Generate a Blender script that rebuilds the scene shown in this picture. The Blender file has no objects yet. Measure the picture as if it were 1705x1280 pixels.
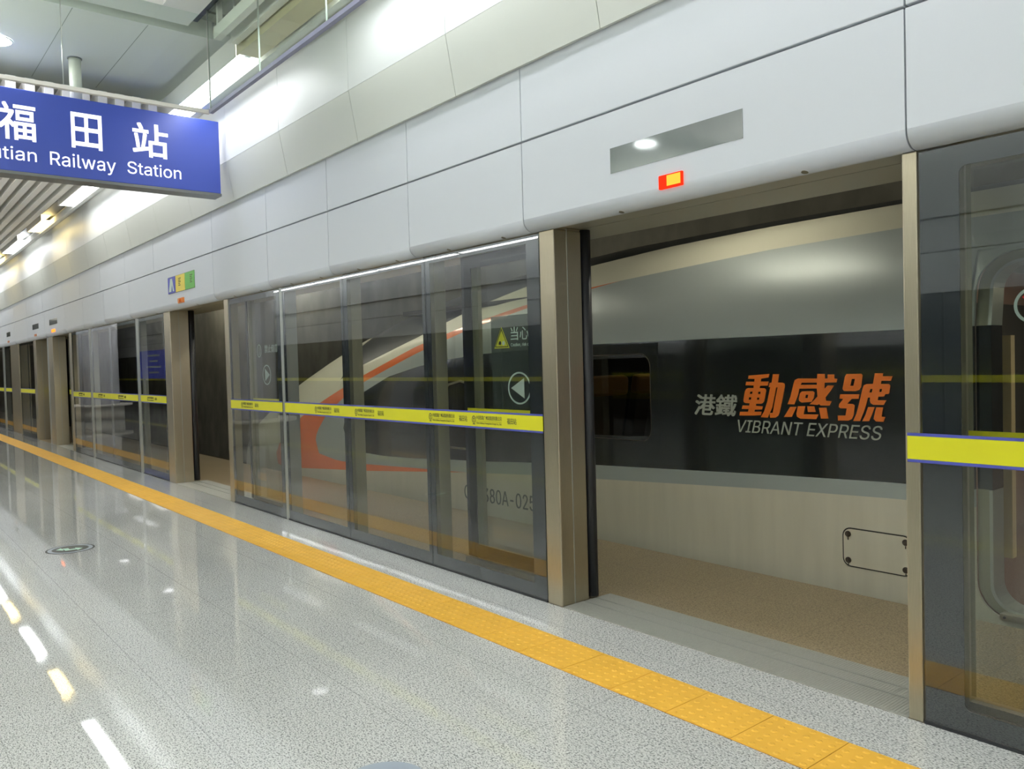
import bpy, math, random
from mathutils import Vector, Matrix
from mathutils.geometry import tessellate_polygon, delaunay_2d_cdt
random.seed(7)
scene = bpy.context.scene
col = scene.collection

# ------------------------------------------------------------------ camera
cam_data = bpy.data.cameras.new('camera')
cam = bpy.data.objects.new('camera', cam_data)
col.objects.link(cam)
YAW, PITCH, ROLL = 0.88714, -0.02784, -0.02694
fwd = Vector((-math.sin(YAW) * math.cos(PITCH), math.cos(YAW) * math.cos(PITCH), math.sin(PITCH)))
rgt = fwd.cross(Vector((0, 0, 1))).normalized()
upv = rgt.cross(fwd)
r2 = rgt * math.cos(ROLL) + upv * math.sin(ROLL)
u2 = -rgt * math.sin(ROLL) + upv * math.cos(ROLL)
m = Matrix(((r2.x, u2.x, -fwd.x, 0), (r2.y, u2.y, -fwd.y, 0), (r2.z, u2.z, -fwd.z, 1.55), (0, 0, 0, 1)))
cam.matrix_world = m
cam_data.sensor_width = 36.0
cam_data.sensor_fit = 'HORIZONTAL'
cam_data.lens = 36.0 * 1347.5 / 1705.0
cam_data.clip_start = 0.05
cam_data.clip_end = 300
scene.camera = cam

# ------------------------------------------------------------------ world, exposure, light levels
world = bpy.data.worlds.new('world')
scene.world = world
world.use_nodes = True
world.node_tree.nodes['Background'].inputs[0].default_value = (0.95, 0.97, 1.0, 1)
world.node_tree.nodes['Background'].inputs[1].default_value = 1.0
vs = scene.view_settings
vs.view_transform = 'Standard'
vs.look = 'None'
vs.gamma = 1.0
vs.use_curve_mapping = False
vs.exposure = 0.0
scene.cycles.max_bounces = 9
scene.cycles.diffuse_bounces = 4
scene.cycles.glossy_bounces = 5
scene.cycles.transmission_bounces = 6
scene.cycles.transparent_max_bounces = 32
scene.cycles.caustics_reflective = False
scene.cycles.caustics_refractive = False
scene.cycles.sample_clamp_indirect = 6.0
E_TUBE = 13.0        # trough tubes, radiance of the diffusers
E_PANEL = 3.0        # added fill pendants over the platform, light thrown down
E_UP = 58.0          # the same, light thrown up
E_DOWN = 90.0       # downlights
E_TRACK = 46.0       # tubes on the track side

def area(name, x, y, z, sx, sy, power, colour=(1, 1, 1), rot=(0, 0, 0), shape='RECTANGLE'):
    d = bpy.data.lights.new(name, 'AREA')
    d.shape = shape
    d.size, d.size_y = sx, sy
    d.energy = power
    d.color = colour
    o = bpy.data.objects.new(name, d)
    o.location = (x, y, z)
    o.rotation_euler = rot
    col.objects.link(o)
    return o

# ------------------------------------------------------------------ materials
def lin(c):
    return tuple(((v / 255.0) / 12.92 if v / 255.0 <= 0.04045 else ((v / 255.0 + 0.055) / 1.055) ** 2.4) for v in c) + (1,)

MATS = {}
def mat(name, rgb, rough=0.5, metal=0.0, coat=0.0, noise=0.0, nscale=20.0, spec=0.5, emit=None, estr=0.0, bump=0.0, stretch=None):
    m = bpy.data.materials.new(name)
    m.use_nodes = True
    nt = m.node_tree
    b = nt.nodes['Principled BSDF']
    b.inputs['Base Color'].default_value = lin(rgb)
    b.inputs['Roughness'].default_value = rough
    b.inputs['Metallic'].default_value = metal
    b.inputs['Coat Weight'].default_value = coat
    b.inputs['Coat Roughness'].default_value = 0.06
    b.inputs['Specular IOR Level'].default_value = spec
    if emit is not None:
        b.inputs['Emission Color'].default_value = lin(emit)
        b.inputs['Emission Strength'].default_value = estr
    tc = nt.nodes.new('ShaderNodeTexCoord')
    mp = nt.nodes.new('ShaderNodeMapping')
    if stretch:
        mp.inputs['Scale'].default_value = stretch
    nz = nt.nodes.new('ShaderNodeTexNoise')
    nz.inputs['Scale'].default_value = nscale
    nz.inputs['Detail'].default_value = 4
    nt.links.new(tc.outputs['Object'], mp.inputs['Vector'])
    nt.links.new(mp.outputs['Vector'], nz.inputs['Vector'])
    if noise > 0:
        mr = nt.nodes.new('ShaderNodeMapRange')
        mr.inputs['From Min'].default_value = 0.3
        mr.inputs['From Max'].default_value = 0.7
        mr.inputs['To Min'].default_value = 1 - noise
        mr.inputs['To Max'].default_value = 1 + noise
        mx = nt.nodes.new('ShaderNodeMixRGB')
        mx.blend_type = 'MULTIPLY'
        mx.inputs['Fac'].default_value = 1
        mx.inputs['Color1'].default_value = lin(rgb)
        nt.links.new(nz.outputs['Fac'], mr.inputs['Value'])
        nt.links.new(mr.outputs['Result'], mx.inputs['Color2'])
        nt.links.new(mx.outputs['Color'], b.inputs['Base Color'])
    if bump > 0:
        bp = nt.nodes.new('ShaderNodeBump')
        bp.inputs['Strength'].default_value = bump
        bp.inputs['Distance'].default_value = 0.01
        nt.links.new(nz.outputs['Fac'], bp.inputs['Height'])
        nt.links.new(bp.outputs['Normal'], b.inputs['Normal'])
    MATS[name] = m
    return m

def granite(name, base, dark, light, rough, jx, jy, ox, oy, joint, vscale=140.0, tint=None):
    m = bpy.data.materials.new(name)
    m.use_nodes = True
    nt = m.node_tree
    N, L = nt.nodes, nt.links
    b = N['Principled BSDF']
    tc = N.new('ShaderNodeTexCoord')
    mp = N.new('ShaderNodeMapping')
    mp.inputs['Scale'].default_value = (0.75, 1.25, 1)
    L.new(tc.outputs['Object'], mp.inputs['Vector'])
    n1 = N.new('ShaderNodeTexNoise'); n1.inputs['Scale'].default_value = vscale; n1.inputs['Detail'].default_value = 3
    n2 = N.new('ShaderNodeTexNoise'); n2.inputs['Scale'].default_value = vscale * 0.55; n2.inputs['Detail'].default_value = 5
    n3 = N.new('ShaderNodeTexNoise'); n3.inputs['Scale'].default_value = 0.6; n3.inputs['Detail'].default_value = 3
    for n in (n1, n2):
        L.new(mp.outputs['Vector'], n.inputs['Vector'])
    L.new(tc.outputs['Object'], n3.inputs['Vector'])
    r1 = N.new('ShaderNodeValToRGB')
    e = r1.color_ramp.elements
    e[0].position = 0.36; e[0].color = lin(dark)
    e[1].position = 0.56; e[1].color = lin(light)
    q = e.new(0.46); q.color = lin(base)
    L.new(n1.outputs['Fac'], r1.inputs['Fac'])
    r2_ = N.new('ShaderNodeValToRGB')
    e = r2_.color_ramp.elements
    e[0].position = 0.33; e[0].color = (0.42, 0.42, 0.42, 1)
    e[1].position = 0.47; e[1].color = (1, 1, 1, 1)
    L.new(n2.outputs['Fac'], r2_.inputs['Fac'])
    mx = N.new('ShaderNodeMixRGB'); mx.blend_type = 'MULTIPLY'; mx.inputs['Fac'].default_value = 0.85
    L.new(r1.outputs['Color'], mx.inputs['Color1']); L.new(r2_.outputs['Color'], mx.inputs['Color2'])
    # large soft variation
    mr = N.new('ShaderNodeMapRange')
    mr.inputs['From Min'].default_value = 0.3; mr.inputs['From Max'].default_value = 0.7
    mr.inputs['To Min'].default_value = 0.92; mr.inputs['To Max'].default_value = 1.06
    L.new(n3.outputs['Fac'], mr.inputs['Value'])
    mx2 = N.new('ShaderNodeMixRGB'); mx2.blend_type = 'MULTIPLY'; mx2.inputs['Fac'].default_value = 1
    L.new(mx.outputs['Color'], mx2.inputs['Color1']); L.new(mr.outputs['Result'], mx2.inputs['Color2'])
    # joints of the slabs
    sp = N.new('ShaderNodeSeparateXYZ')
    L.new(tc.outputs['Object'], sp.inputs['Vector'])
    def line(axis, per, off, width):
        a = N.new('ShaderNodeMath'); a.operation = 'ADD'; a.inputs[1].default_value = -off + per * 1000
        L.new(sp.outputs[axis], a.inputs[0])
        f = N.new('ShaderNodeMath'); f.operation = 'MODULO'; f.inputs[1].default_value = per
        L.new(a.outputs[0], f.inputs[0])
        g = N.new('ShaderNodeMath'); g.operation = 'LESS_THAN'; g.inputs[1].default_value = width
        L.new(f.outputs[0], g.inputs[0])
        return g
    la, lb = line('X', jx, ox, joint), line('Y', jy, oy, joint)
    mxx = N.new('ShaderNodeMath'); mxx.operation = 'MAXIMUM'
    L.new(la.outputs[0], mxx.inputs[0]); L.new(lb.outputs[0], mxx.inputs[1])
    sc_ = N.new('ShaderNodeMath'); sc_.operation = 'MULTIPLY'; sc_.inputs[1].default_value = 0.34
    L.new(mxx.outputs[0], sc_.inputs[0])
    mx3 = N.new('ShaderNodeMixRGB'); mx3.inputs['Color2'].default_value = lin((70, 70, 66))
    L.new(sc_.outputs[0], mx3.inputs['Fac']); L.new(mx2.outputs['Color'], mx3.inputs['Color1'])
    L.new(mx3.outputs['Color'], b.inputs['Base Color'])
    b.inputs['Roughness'].default_value = rough
    b.inputs['Specular IOR Level'].default_value = 0.5
    bp = N.new('ShaderNodeBump'); bp.inputs['Strength'].default_value = 0.015; bp.inputs['Distance'].default_value = 0.02
    n4 = N.new('ShaderNodeTexNoise'); n4.inputs['Scale'].default_value = 2.5
    L.new(tc.outputs['Object'], n4.inputs['Vector'])
    L.new(n4.outputs['Fac'], bp.inputs['Height']); L.new(bp.outputs['Normal'], b.inputs['Normal'])
    MATS[name] = m
    return m

def glass(name, tint, ior, film=0.0, film_rgb=(90, 100, 100), rough=0.0):
    """one see-through sheet: clear with a mirror share from the front, plain clear from inside the sheet"""
    m = bpy.data.materials.new(name)
    m.use_nodes = True
    nt = m.node_tree
    N, L = nt.nodes, nt.links
    N.remove(N['Principled BSDF'])
    out = N['Material Output']
    tr = N.new('ShaderNodeBsdfTransparent'); tr.inputs['Color'].default_value = lin(tint)
    gl = N.new('ShaderNodeBsdfGlossy'); gl.inputs['Roughness'].default_value = rough
    fr = N.new('ShaderNodeFresnel'); fr.inputs['IOR'].default_value = ior
    mix = N.new('ShaderNodeMixShader')
    body = tr
    if film > 0:
        df = N.new('ShaderNodeBsdfDiffuse'); df.inputs['Color'].default_value = lin(film_rgb)
        mf = N.new('ShaderNodeMixShader'); mf.inputs['Fac'].default_value = film
        L.new(tr.outputs[0], mf.inputs[1]); L.new(df.outputs[0], mf.inputs[2])
        body = mf
    L.new(fr.outputs[0], mix.inputs['Fac']); L.new(body.outputs[0], mix.inputs[1]); L.new(gl.outputs[0], mix.inputs[2])
    geo = N.new('ShaderNodeNewGeometry')
    tr2 = N.new('ShaderNodeBsdfTransparent')
    mb = N.new('ShaderNodeMixShader')
    L.new(geo.outputs['Backfacing'], mb.inputs['Fac']); L.new(mix.outputs[0], mb.inputs[1]); L.new(tr2.outputs[0], mb.inputs[2])
    L.new(mb.outputs[0], out.inputs['Surface'])
    MATS[name] = m
    return m

def emitter(name, rgb, strength):
    m = bpy.data.materials.new(name)
    m.use_nodes = True
    nt = m.node_tree
    nt.nodes.remove(nt.nodes['Principled BSDF'])
    e = nt.nodes.new('ShaderNodeEmission')
    e.inputs[0].default_value = lin(rgb)
    e.inputs[1].default_value = strength
    nt.links.new(e.outputs[0], nt.nodes['Material Output'].inputs['Surface'])
    MATS[name] = m
    return m

granite('floor_granite', (198, 200, 196), (98, 101, 102), (218, 220, 216), 0.03, 1.45, 0.68, -8.38, 0.43, 0.005)
granite('edge_granite', (144, 128, 100), (104, 91, 68), (164, 148, 117), 0.35, 0.9, 0.6, -3.35, 4.43, 0.006)
mat('fascia_white', (208, 213, 218), 0.5)
mat('wall_panel', (226, 229, 228), 0.4)
mat('band_panel', (208, 211, 203), 0.5)
mat('groove_dark', (70, 70, 80), 0.6)
mat('ceiling_white', (214, 216, 212), 0.6)
mat('ceiling_grey', (150, 156, 148), 0.6)
mat('slat_grey', (236, 233, 226), 0.45)
mat('void_dark', (34, 35, 36), 0.8)
mat('recess_dark', (60, 66, 68), 0.5)
mat('beige_reflector', (196, 186, 150), 0.4)
mat('stainless', (186, 177, 154), 0.34, metal=1.0, noise=0.06, nscale=30, stretch=(30, 30, 0.6), bump=0.03)
mat('stainless_dark', (150, 146, 128), 0.45, metal=1.0, noise=0.08, nscale=20, stretch=(30, 30, 0.6))
mat('soffit_steel', (176, 172, 152), 0.4, metal=0.5)
mat('mullion_olive', (150, 148, 126), 0.5, metal=0.5)
mat('sill_steel', (186, 188, 180), 0.42, metal=0.45, noise=0.12, nscale=14, stretch=(60, 3, 1))
mat('rubber_black', (26, 28, 32), 0.5)
mat('frit', (46, 50, 54), 0.12, spec=0.7)
mat('tactile_yellow', (236, 182, 66), 0.5, noise=0.05, nscale=6)
mat('tactile_joint', (150, 104, 30), 0.6)
mat('band_yellow', (214, 212, 30), 0.4)
mat('band_rail', (140, 142, 168), 0.4)
mat('band_blue', (64, 70, 150), 0.4)
mat('print_dark', (72, 74, 40), 0.6)
mat('decal_pale', (190, 208, 198), 0.5)
mat('decal_yellow', (206, 208, 50), 0.5)
mat('decal_black', (24, 24, 22), 0.5)
mat('decal_red', (196, 40, 48), 0.5)
mat('sign_blue', (58, 76, 160), 0.35, emit=(46, 62, 150), estr=0.22)
mat('sign_frame', (120, 122, 122), 0.4, metal=0.7)
emitter('sign_letter', (255, 255, 255), 1.5)
mat('train_cream', (208, 206, 184), 0.45, coat=0.1)
mat('train_white', (208, 203, 182), 0.3, coat=0.4, noise=0.04, nscale=3, stretch=(4, 1, 0.4))
mat('train_silver', (170, 178, 174), 0.44, metal=0.25)
mat('train_black', (30, 33, 33), 0.16, coat=0.5)
mat('train_orange', (230, 112, 44), 0.3, coat=0.5)
mat('train_roof', (44, 46, 44), 0.4, coat=0.2)
mat('letter_orange', (232, 118, 30), 0.45)
mat('letter_grey', (164, 168, 154), 0.45)
mat('letter_dark', (96, 98, 90), 0.5)
mat('seam_dark', (46, 44, 38), 0.6)
mat('bolt_dark', (70, 62, 54), 0.45, metal=0.5)
mat('seat_grey', (70, 66, 60), 0.8)
mat('seat_tan', (168, 126, 66), 0.8)
mat('vestibule_pink', (160, 128, 112), 0.6)
mat('vestibule_beige', (206, 180, 138), 0.5)
mat('vestibule_floor', (120, 88, 70), 0.6)
mat('jamb_silver', (176, 180, 174), 0.3, metal=0.6)
mat('jamb_olive', (150, 148, 126), 0.4, metal=0.3)  # olive tone puts the shade of the recessed bevel into the colour
mat('concrete', (122, 119, 106), 0.85, noise=0.22, nscale=2.2, stretch=(1, 1, 0.6), bump=0.3)
mat('tunnel_dark', (58, 58, 54), 0.85, noise=0.15, nscale=2)
mat('ballast', (62, 58, 50), 0.9, noise=0.3, nscale=12, bump=0.5)
mat('pole_cream', (226, 226, 212), 0.4)
mat('sticker_black', (44, 52, 48), 0.4)
mat('sticker_green', (190, 226, 206), 0.5)
mat('sticker_grey', (150, 160, 172), 0.4)
mat('display_glass', (100, 106, 106), 0.06, spec=0.8)
mat('poster_blue', (72, 78, 168), 0.5)
mat('poster_yellow', (226, 206, 84), 0.5)
mat('poster_green', (96, 168, 76), 0.5)
mat('lamp_orange', (206, 118, 46), 0.4)
mat('column_white', (226, 228, 236), 0.25, coat=0.3)
mat('board_blue', (50, 62, 160), 0.4, emit=(50, 62, 170), estr=0.4)
glass('screen_glass', (241, 244, 241), 2.05)
glass('smoke_glass', (233, 242, 236), 1.40)
glass('leaf_glass', (222, 228, 220), 1.5)
glass('dark_window', (176, 174, 164), 1.5)
glass('decal_film', (150, 158, 152), 1.35, film=0.35, film_rgb=(96, 108, 102))
emitter('tube_white', (250, 253, 255), E_TUBE)
emitter('tube_warm', (255, 226, 150), E_TUBE * 0.75)
emitter('fill_down', (250, 252, 250), E_PANEL)
emitter('fill_up', (252, 252, 246), E_UP)
emitter('down_light', (252, 252, 255), E_DOWN)
emitter('tunnel_fill_tube', (255, 249, 230), 110.0)
emitter('track_tube', (255, 249, 230), E_TRACK)
emitter('vestibule_fill_glow', (255, 240, 215), 5.0)
emitter('saloon_fill', (255, 236, 200), 3.0)
emitter('led_red', (255, 40, 16), 2.2)
emitter('led_core', (255, 150, 50), 2.4)
emitter('led_amber', (255, 120, 40), 3.0)

# ------------------------------------------------------------------ mesh helpers
class MB:
    """collects shapes and links them as one mesh object"""
    def __init__(self):
        self.v, self.f, self.mi, self.sm = [], [], [], []
    def quad(self, pts, mi=0, smooth=False):
        k = len(self.v)
        self.v += [tuple(p) for p in pts]
        self.f.append(tuple(range(k, k + len(pts))))
        self.mi.append(mi); self.sm.append(smooth)
    def box(self, x0, x1, y0, y1, z0, z1, mi=0):
        k = len(self.v)
        self.v += [(x0, y0, z0), (x1, y0, z0), (x1, y1, z0), (x0, y1, z0), (x0, y0, z1), (x1, y0, z1), (x1, y1, z1), (x0, y1, z1)]
        for q in ((0, 3, 2, 1), (4, 5, 6, 7), (0, 1, 5, 4), (1, 2, 6, 5), (2, 3, 7, 6), (3, 0, 4, 7)):
            self.f.append(tuple(k + i for i in q)); self.mi.append(mi); self.sm.append(False)
    def prism(self, rings, fn, d0, d1, mi=0):
        """rings: outer outline and holes in 2D; fn(a, b, d) -> 3D; d0 is the front"""
        flat, tri = [], None
        for r in rings:
            flat += list(r)
        tri = tessellate_polygon([[Vector((a, b, 0)) for a, b in r] for r in rings])
        k = len(self.v); n = len(flat)
        self.v += [tuple(fn(a, b, d0)) for a, b in flat] + [tuple(fn(a, b, d1)) for a, b in flat]
        for t in tri:
            self.f.append((k + t[0], k + t[1], k + t[2])); self.mi.append(mi); self.sm.append(False)
            self.f.append((k + n + t[2], k + n + t[1], k + n + t[0])); self.mi.append(mi); self.sm.append(False)
        s = 0
        for r in rings:
            for i in range(len(r)):
                j = (i + 1) % len(r)
                self.f.append((k + s + i, k + s + j, k + n + s + j, k + n + s + i)); self.mi.append(mi); self.sm.append(False)
            s += len(r)
    def cyl(self, c, axis, r, h, n=20, mi=0, r1=None):
        r1 = r if r1 is None else r1
        c = Vector(c); a = Vector(axis).normalized()
        p = a.orthogonal().normalized(); q = a.cross(p)
        k = len(self.v)
        for i in range(n):
            t = 2 * math.pi * i / n
            d = p * math.cos(t) + q * math.sin(t)
            self.v.append(tuple(c + d * r)); self.v.append(tuple(c + a * h + d * r1))
        for i in range(n):
            j = (i + 1) % n
            self.f.append((k + 2 * i, k + 2 * j, k + 2 * j + 1, k + 2 * i + 1)); self.mi.append(mi); self.sm.append(True)
        self.f.append(tuple(k + 2 * i for i in reversed(range(n)))); self.mi.append(mi); self.sm.append(False)
        self.f.append(tuple(k + 2 * i + 1 for i in range(n))); self.mi.append(mi); self.sm.append(False)
    def sweep(self, prof, x0, x1, mi=0, close=True):
        """profile of (y, z) points pushed along x"""
        k = len(self.v); n = len(prof)
        self.v += [(x0, y, z) for y, z in prof] + [(x1, y, z) for y, z in prof]
        for i in range(n if close else n - 1):
            j = (i + 1) % n
            self.f.append((k + i, k + j, k + n + j, k + n + i)); self.mi.append(mi); self.sm.append(False)
        if close:
            self.f.append(tuple(k + i for i in reversed(range(n)))); self.mi.append(mi); self.sm.append(False)
            self.f.append(tuple(k + n + i for i in range(n))); self.mi.append(mi); self.sm.append(False)
    def build(self, name, mats, parent=None, bevel=0.0, fix=True):
        me = bpy.data.meshes.new(name)
        me.from_pydata(self.v, [], self.f)
        if isinstance(mats, str):
            mats = [mats]
        for q in mats:
            me.materials.append(MATS[q])
        me.polygons.foreach_set('material_index', self.mi)
        me.polygons.foreach_set('use_smooth', self.sm)
        me.update()
        if fix:
            import bmesh
            bm = bmesh.new(); bm.from_mesh(me)
            bmesh.ops.recalc_face_normals(bm, faces=bm.faces)
            bm.to_mesh(me); bm.free()
        o = bpy.data.objects.new(name, me)
        col.objects.link(o)
        if parent is not None:
            o.parent = parent
            o.matrix_parent_inverse = parent.matrix_world.inverted() if False else Matrix.Translation(-Vector(parent.location))
        if bevel > 0:
            bv = o.modifiers.new('bevel', 'BEVEL')
            bv.width = bevel; bv.segments = 2; bv.limit_method = 'ANGLE'
        return o

def tag(o, label, cat, group=None, kind=None):
    o['label'] = label
    o['category'] = cat
    if group: o['group'] = group
    if kind: o['kind'] = kind
    return o
def thing(name, loc, label, cat, group=None):
    o = bpy.data.objects.new(name, None)
    o.location = loc
    o.empty_display_size = 0.1
    col.objects.link(o)
    return tag(o, label, cat, group)
def struct(o):
    o['kind'] = 'structure'
    return o

try:                        # the clean sans that ships with Blender; the built-in face otherwise
    FONT_LATIN = bpy.data.fonts.load(bpy.utils.system_resource('DATAFILES') + '/fonts/Inter.woff2')
except Exception:
    FONT_LATIN = None
def text_mesh(name, body, mats, parent, fn, box, depth=0.002, bold=0.0, shear=0.0, keep=None, spacing=1.0, word=1.0):
    """lettering: box = (a0, a1, b0, b1) in the plane; fn(a, b, d) -> 3D"""
    c = bpy.data.curves.new(name, 'FONT')
    if FONT_LATIN is not None and all(ord(ch) < 256 for ch in body): c.font = FONT_LATIN
    c.body = body; c.size = 1.0; c.shear = shear
    c.space_character = spacing; c.space_word = word
    c.resolution_u = 4
    c.fill_mode = 'NONE'
    t = bpy.data.objects.new(name, c)
    col.objects.link(t)
    bpy.context.view_layer.update()
    dg = bpy.context.evaluated_depsgraph_get()
    me = t.evaluated_get(dg).to_mesh()
    vs_ = [tuple(v.co) for v in me.vertices]
    es = [tuple(e.vertices) for e in me.edges]
    t.evaluated_get(dg).to_mesh_clear()
    bpy.data.objects.remove(t); bpy.data.curves.remove(c)
    a0, a1, b0, b1 = box
    xs = [v[0] for v in vs_]; ys = [v[1] for v in vs_]
    sx = (a1 - a0) / (max(xs) - min(xs)); sy = (b1 - b0) / (max(ys) - min(ys))
    mb = MB()
    P = [(a0 + (v[0] - min(xs)) * sx, b0 + (v[1] - min(ys)) * sy) for v in vs_]
    if bold > .012:         # heavier strokes: the union of slightly shifted copies
        n0, P0, e0 = len(P), list(P), list(es)
        for q, (ox, oy) in enumerate(((1, 1), (1, -1), (-1, 1), (-1, -1))):
            P += [(a + ox * bold * sx, b + oy * bold * sy) for a, b in P0]
            es = es + [(i + n0 * (q + 1), j + n0 * (q + 1)) for i, j in e0]
    # fill every region that the outlines wind around (outlines of one letter may overlap)
    V2, _e, F2, _a, _b, _c = delaunay_2d_cdt([Vector(p) for p in P], es, [], 0, 1e-6)
    segs = [(P[i], P[j]) for i, j in es]
    keep = []
    for f in F2:
        cx = sum(V2[i].x for i in f) / len(f); cy = sum(V2[i].y for i in f) / len(f)
        wn = 0
        for (x1, y1), (x2, y2) in segs:
            if (y1 <= cy) != (y2 <= cy):
                t = x1 + (cy - y1) / (y2 - y1) * (x2 - x1)
                if t > cx: wn += 1 if y2 > y1 else -1
        if wn: keep.append(tuple(f))
    k = len(V2)
    mb.v = [tuple(fn(p.x, p.y, 0.0)) for p in V2] + [tuple(fn(p.x, p.y, depth)) for p in V2]
    edges = set()
    for f in keep:
        mb.f.append(f); mb.mi.append(0); mb.sm.append(False)
        mb.f.append(tuple(i + k for i in reversed(f))); mb.mi.append(0); mb.sm.append(False)
        for i in range(len(f)): edges.add((f[i], f[(i + 1) % len(f)]))
    for i, j in sorted(edges):
        if (j, i) not in edges:
            mb.f.append((j, i, i + k, j + k)); mb.mi.append(0); mb.sm.append(False)
    used = sorted({i for f in mb.f for i in f}); ren = {q: n for n, q in enumerate(used)}
    mb.v = [mb.v[q] for q in used]; mb.f = [tuple(ren[i] for i in f) for f in mb.f]
    return mb.build(name, mats, parent)
def facing_y(y0):          # a plane facing the platform (towards -y)
    return lambda a, b, d: (a, y0 + d, b)
def facing_x(x0):          # a plane facing +x
    return lambda a, b, d: (x0 - d, a, b)
def facing_up(z0):
    return lambda a, b, d: (a, b, z0 - d)
def disc2(cx, cy, r, n=36, rx=None):
    return [(cx + (rx or r) * math.cos(2 * math.pi * i / n), cy + r * math.sin(2 * math.pi * i / n)) for i in range(n)]
def rrect(a0, a1, b0, b1, r, n=6):
    out = []
    for (cx, cy, t0) in ((a1 - r, b1 - r, 0), (a0 + r, b1 - r, 90), (a0 + r, b0 + r, 180), (a1 - r, b0 + r, 270)):
        for i in range(n + 1):
            t = math.radians(t0 + 90 * i / n)
            out.append((cx + r * math.cos(t), cy + r * math.sin(t)))
    return out
GLYPHS = {
    'dong': [[[(-3490,1404),(-3318,1415),(-3325,1390),(-3386,1381),(-3390,1361),(-3325,1361),(-3333,1332),(-3397,1330),(-3401,1313),(-3362,1313),(-3351,1307),(-3346,1297),(-3356,1250),(-3364,1219),(-3376,1205),(-3392,1200),(-3432,1199),(-3435,1184),(-3376,1182),(-3384,1159),(-3445,1156),(-3448,1141),(-3387,1143),(-3394,1118),(-3456,1113),(-3575,1109),(-3570,1137),(-3500,1139),(-3495,1159),(-3554,1158),(-3546,1184),(-3490,1184),(-3485,1201),(-3522,1202),(-3536,1210),(-3538,1226),(-3524,1288),(-3512,1307),(-3496,1313),(-3450,1313),(-3448,1332),(-3517,1333),(-3511,1359),(-3442,1359),(-3439,1380),(-3494,1380)],[(-3480,1287),(-3458,1287),(-3463,1270),(-3484,1270)],[(-3411,1287),(-3391,1287),(-3394,1270),(-3415,1270)],[(-3491,1245),(-3470,1245),(-3474,1228),(-3495,1227)],[(-3422,1245),(-3402,1245),(-3405,1228),(-3425,1228)]],[[(-3288,1413),(-3240,1413),(-3250,1354),(-3214,1353),(-3197,1345),(-3195,1328),(-3216,1235),(-3240,1142),(-3252,1118),(-3275,1104),(-3317,1102),(-3320,1136),(-3295,1137),(-3280,1207),(-3252,1320),(-3265,1319),(-3273,1281),(-3300,1174),(-3338,1102),(-3394,1103),(-3366,1145),(-3337,1220),(-3312,1321),(-3324,1321),(-3317,1351),(-3300,1353)]]],
    'gan': [[[(-2947,1413),(-2894,1412),(-2892,1382),(-2872,1382),(-2872,1409),(-2825,1409),(-2825,1382),(-2805,1379),(-2811,1356),(-2895,1354),(-2897,1311),(-2873,1335),(-2829,1335),(-2853,1299),(-2891,1254),(-2887,1232),(-2846,1230),(-2862,1200),(-2926,1199),(-2937,1209),(-2950,1203),(-3008,1205),(-2978,1230),(-2948,1260),(-2952,1314),(-3084,1312),(-3093,1270),(-3124,1202),(-3176,1202),(-3152,1256),(-3128,1342),(-3117,1371),(-3091,1383),(-2949,1382)],[(-3067,1353),(-2951,1354),(-2951,1339),(-3074,1338)]],[[(-3064,1293),(-2983,1296),(-2970,1286),(-2977,1249),(-2995,1222),(-3066,1216),(-3085,1226),(-3089,1241),(-3079,1279)],[(-3036,1270),(-3016,1271),(-3021,1247),(-3040,1247)]],[[(-3157,1183),(-3108,1185),(-3145,1114),(-3206,1111)]],[[(-3097,1190),(-3041,1192),(-3055,1135),(-2943,1138),(-2961,1105),(-3079,1104),(-3104,1117),(-3109,1136)]],[[(-3026,1192),(-2974,1192),(-2964,1154),(-3021,1152)]],[[(-2939,1183),(-2884,1185),(-2872,1112),(-2925,1110)]]],
    'hao': [[[(-2739,1411),(-2640,1413),(-2630,1403),(-2641,1326),(-2654,1307),(-2679,1299),(-2757,1299),(-2768,1312),(-2750,1393)],[(-2704,1379),(-2681,1379),(-2692,1334),(-2715,1334)]],[[(-2785,1277),(-2653,1279),(-2659,1249),(-2706,1248),(-2737,1216),(-2697,1214),(-2686,1204),(-2695,1140),(-2708,1115),(-2731,1104),(-2803,1102),(-2805,1135),(-2750,1137),(-2741,1184),(-2785,1184),(-2796,1193),(-2793,1212),(-2763,1247),(-2790,1248)]],[[(-2548,1415),(-2496,1415),(-2498,1396),(-2435,1396),(-2446,1367),(-2507,1367),(-2511,1347),(-2459,1347),(-2450,1336),(-2457,1291),(-2463,1283),(-2483,1282),(-2491,1267),(-2529,1265),(-2533,1243),(-2477,1243),(-2494,1213),(-2562,1213),(-2578,1222),(-2583,1238),(-2581,1259),(-2596,1259),(-2608,1216),(-2624,1167),(-2651,1104),(-2698,1103),(-2675,1150),(-2655,1221),(-2632,1313),(-2622,1338),(-2603,1346),(-2561,1347)],[(-2580,1314),(-2564,1315),(-2570,1291),(-2587,1291)],[(-2519,1315),(-2502,1315),(-2507,1295),(-2522,1295)]],[[(-2596,1197),(-2553,1198),(-2569,1154),(-2591,1106),(-2636,1104),(-2612,1149)]],[[(-2542,1197),(-2498,1198),(-2509,1138),(-2485,1137),(-2497,1105),(-2545,1106),(-2560,1121),(-2556,1142)]]],
}
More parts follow.
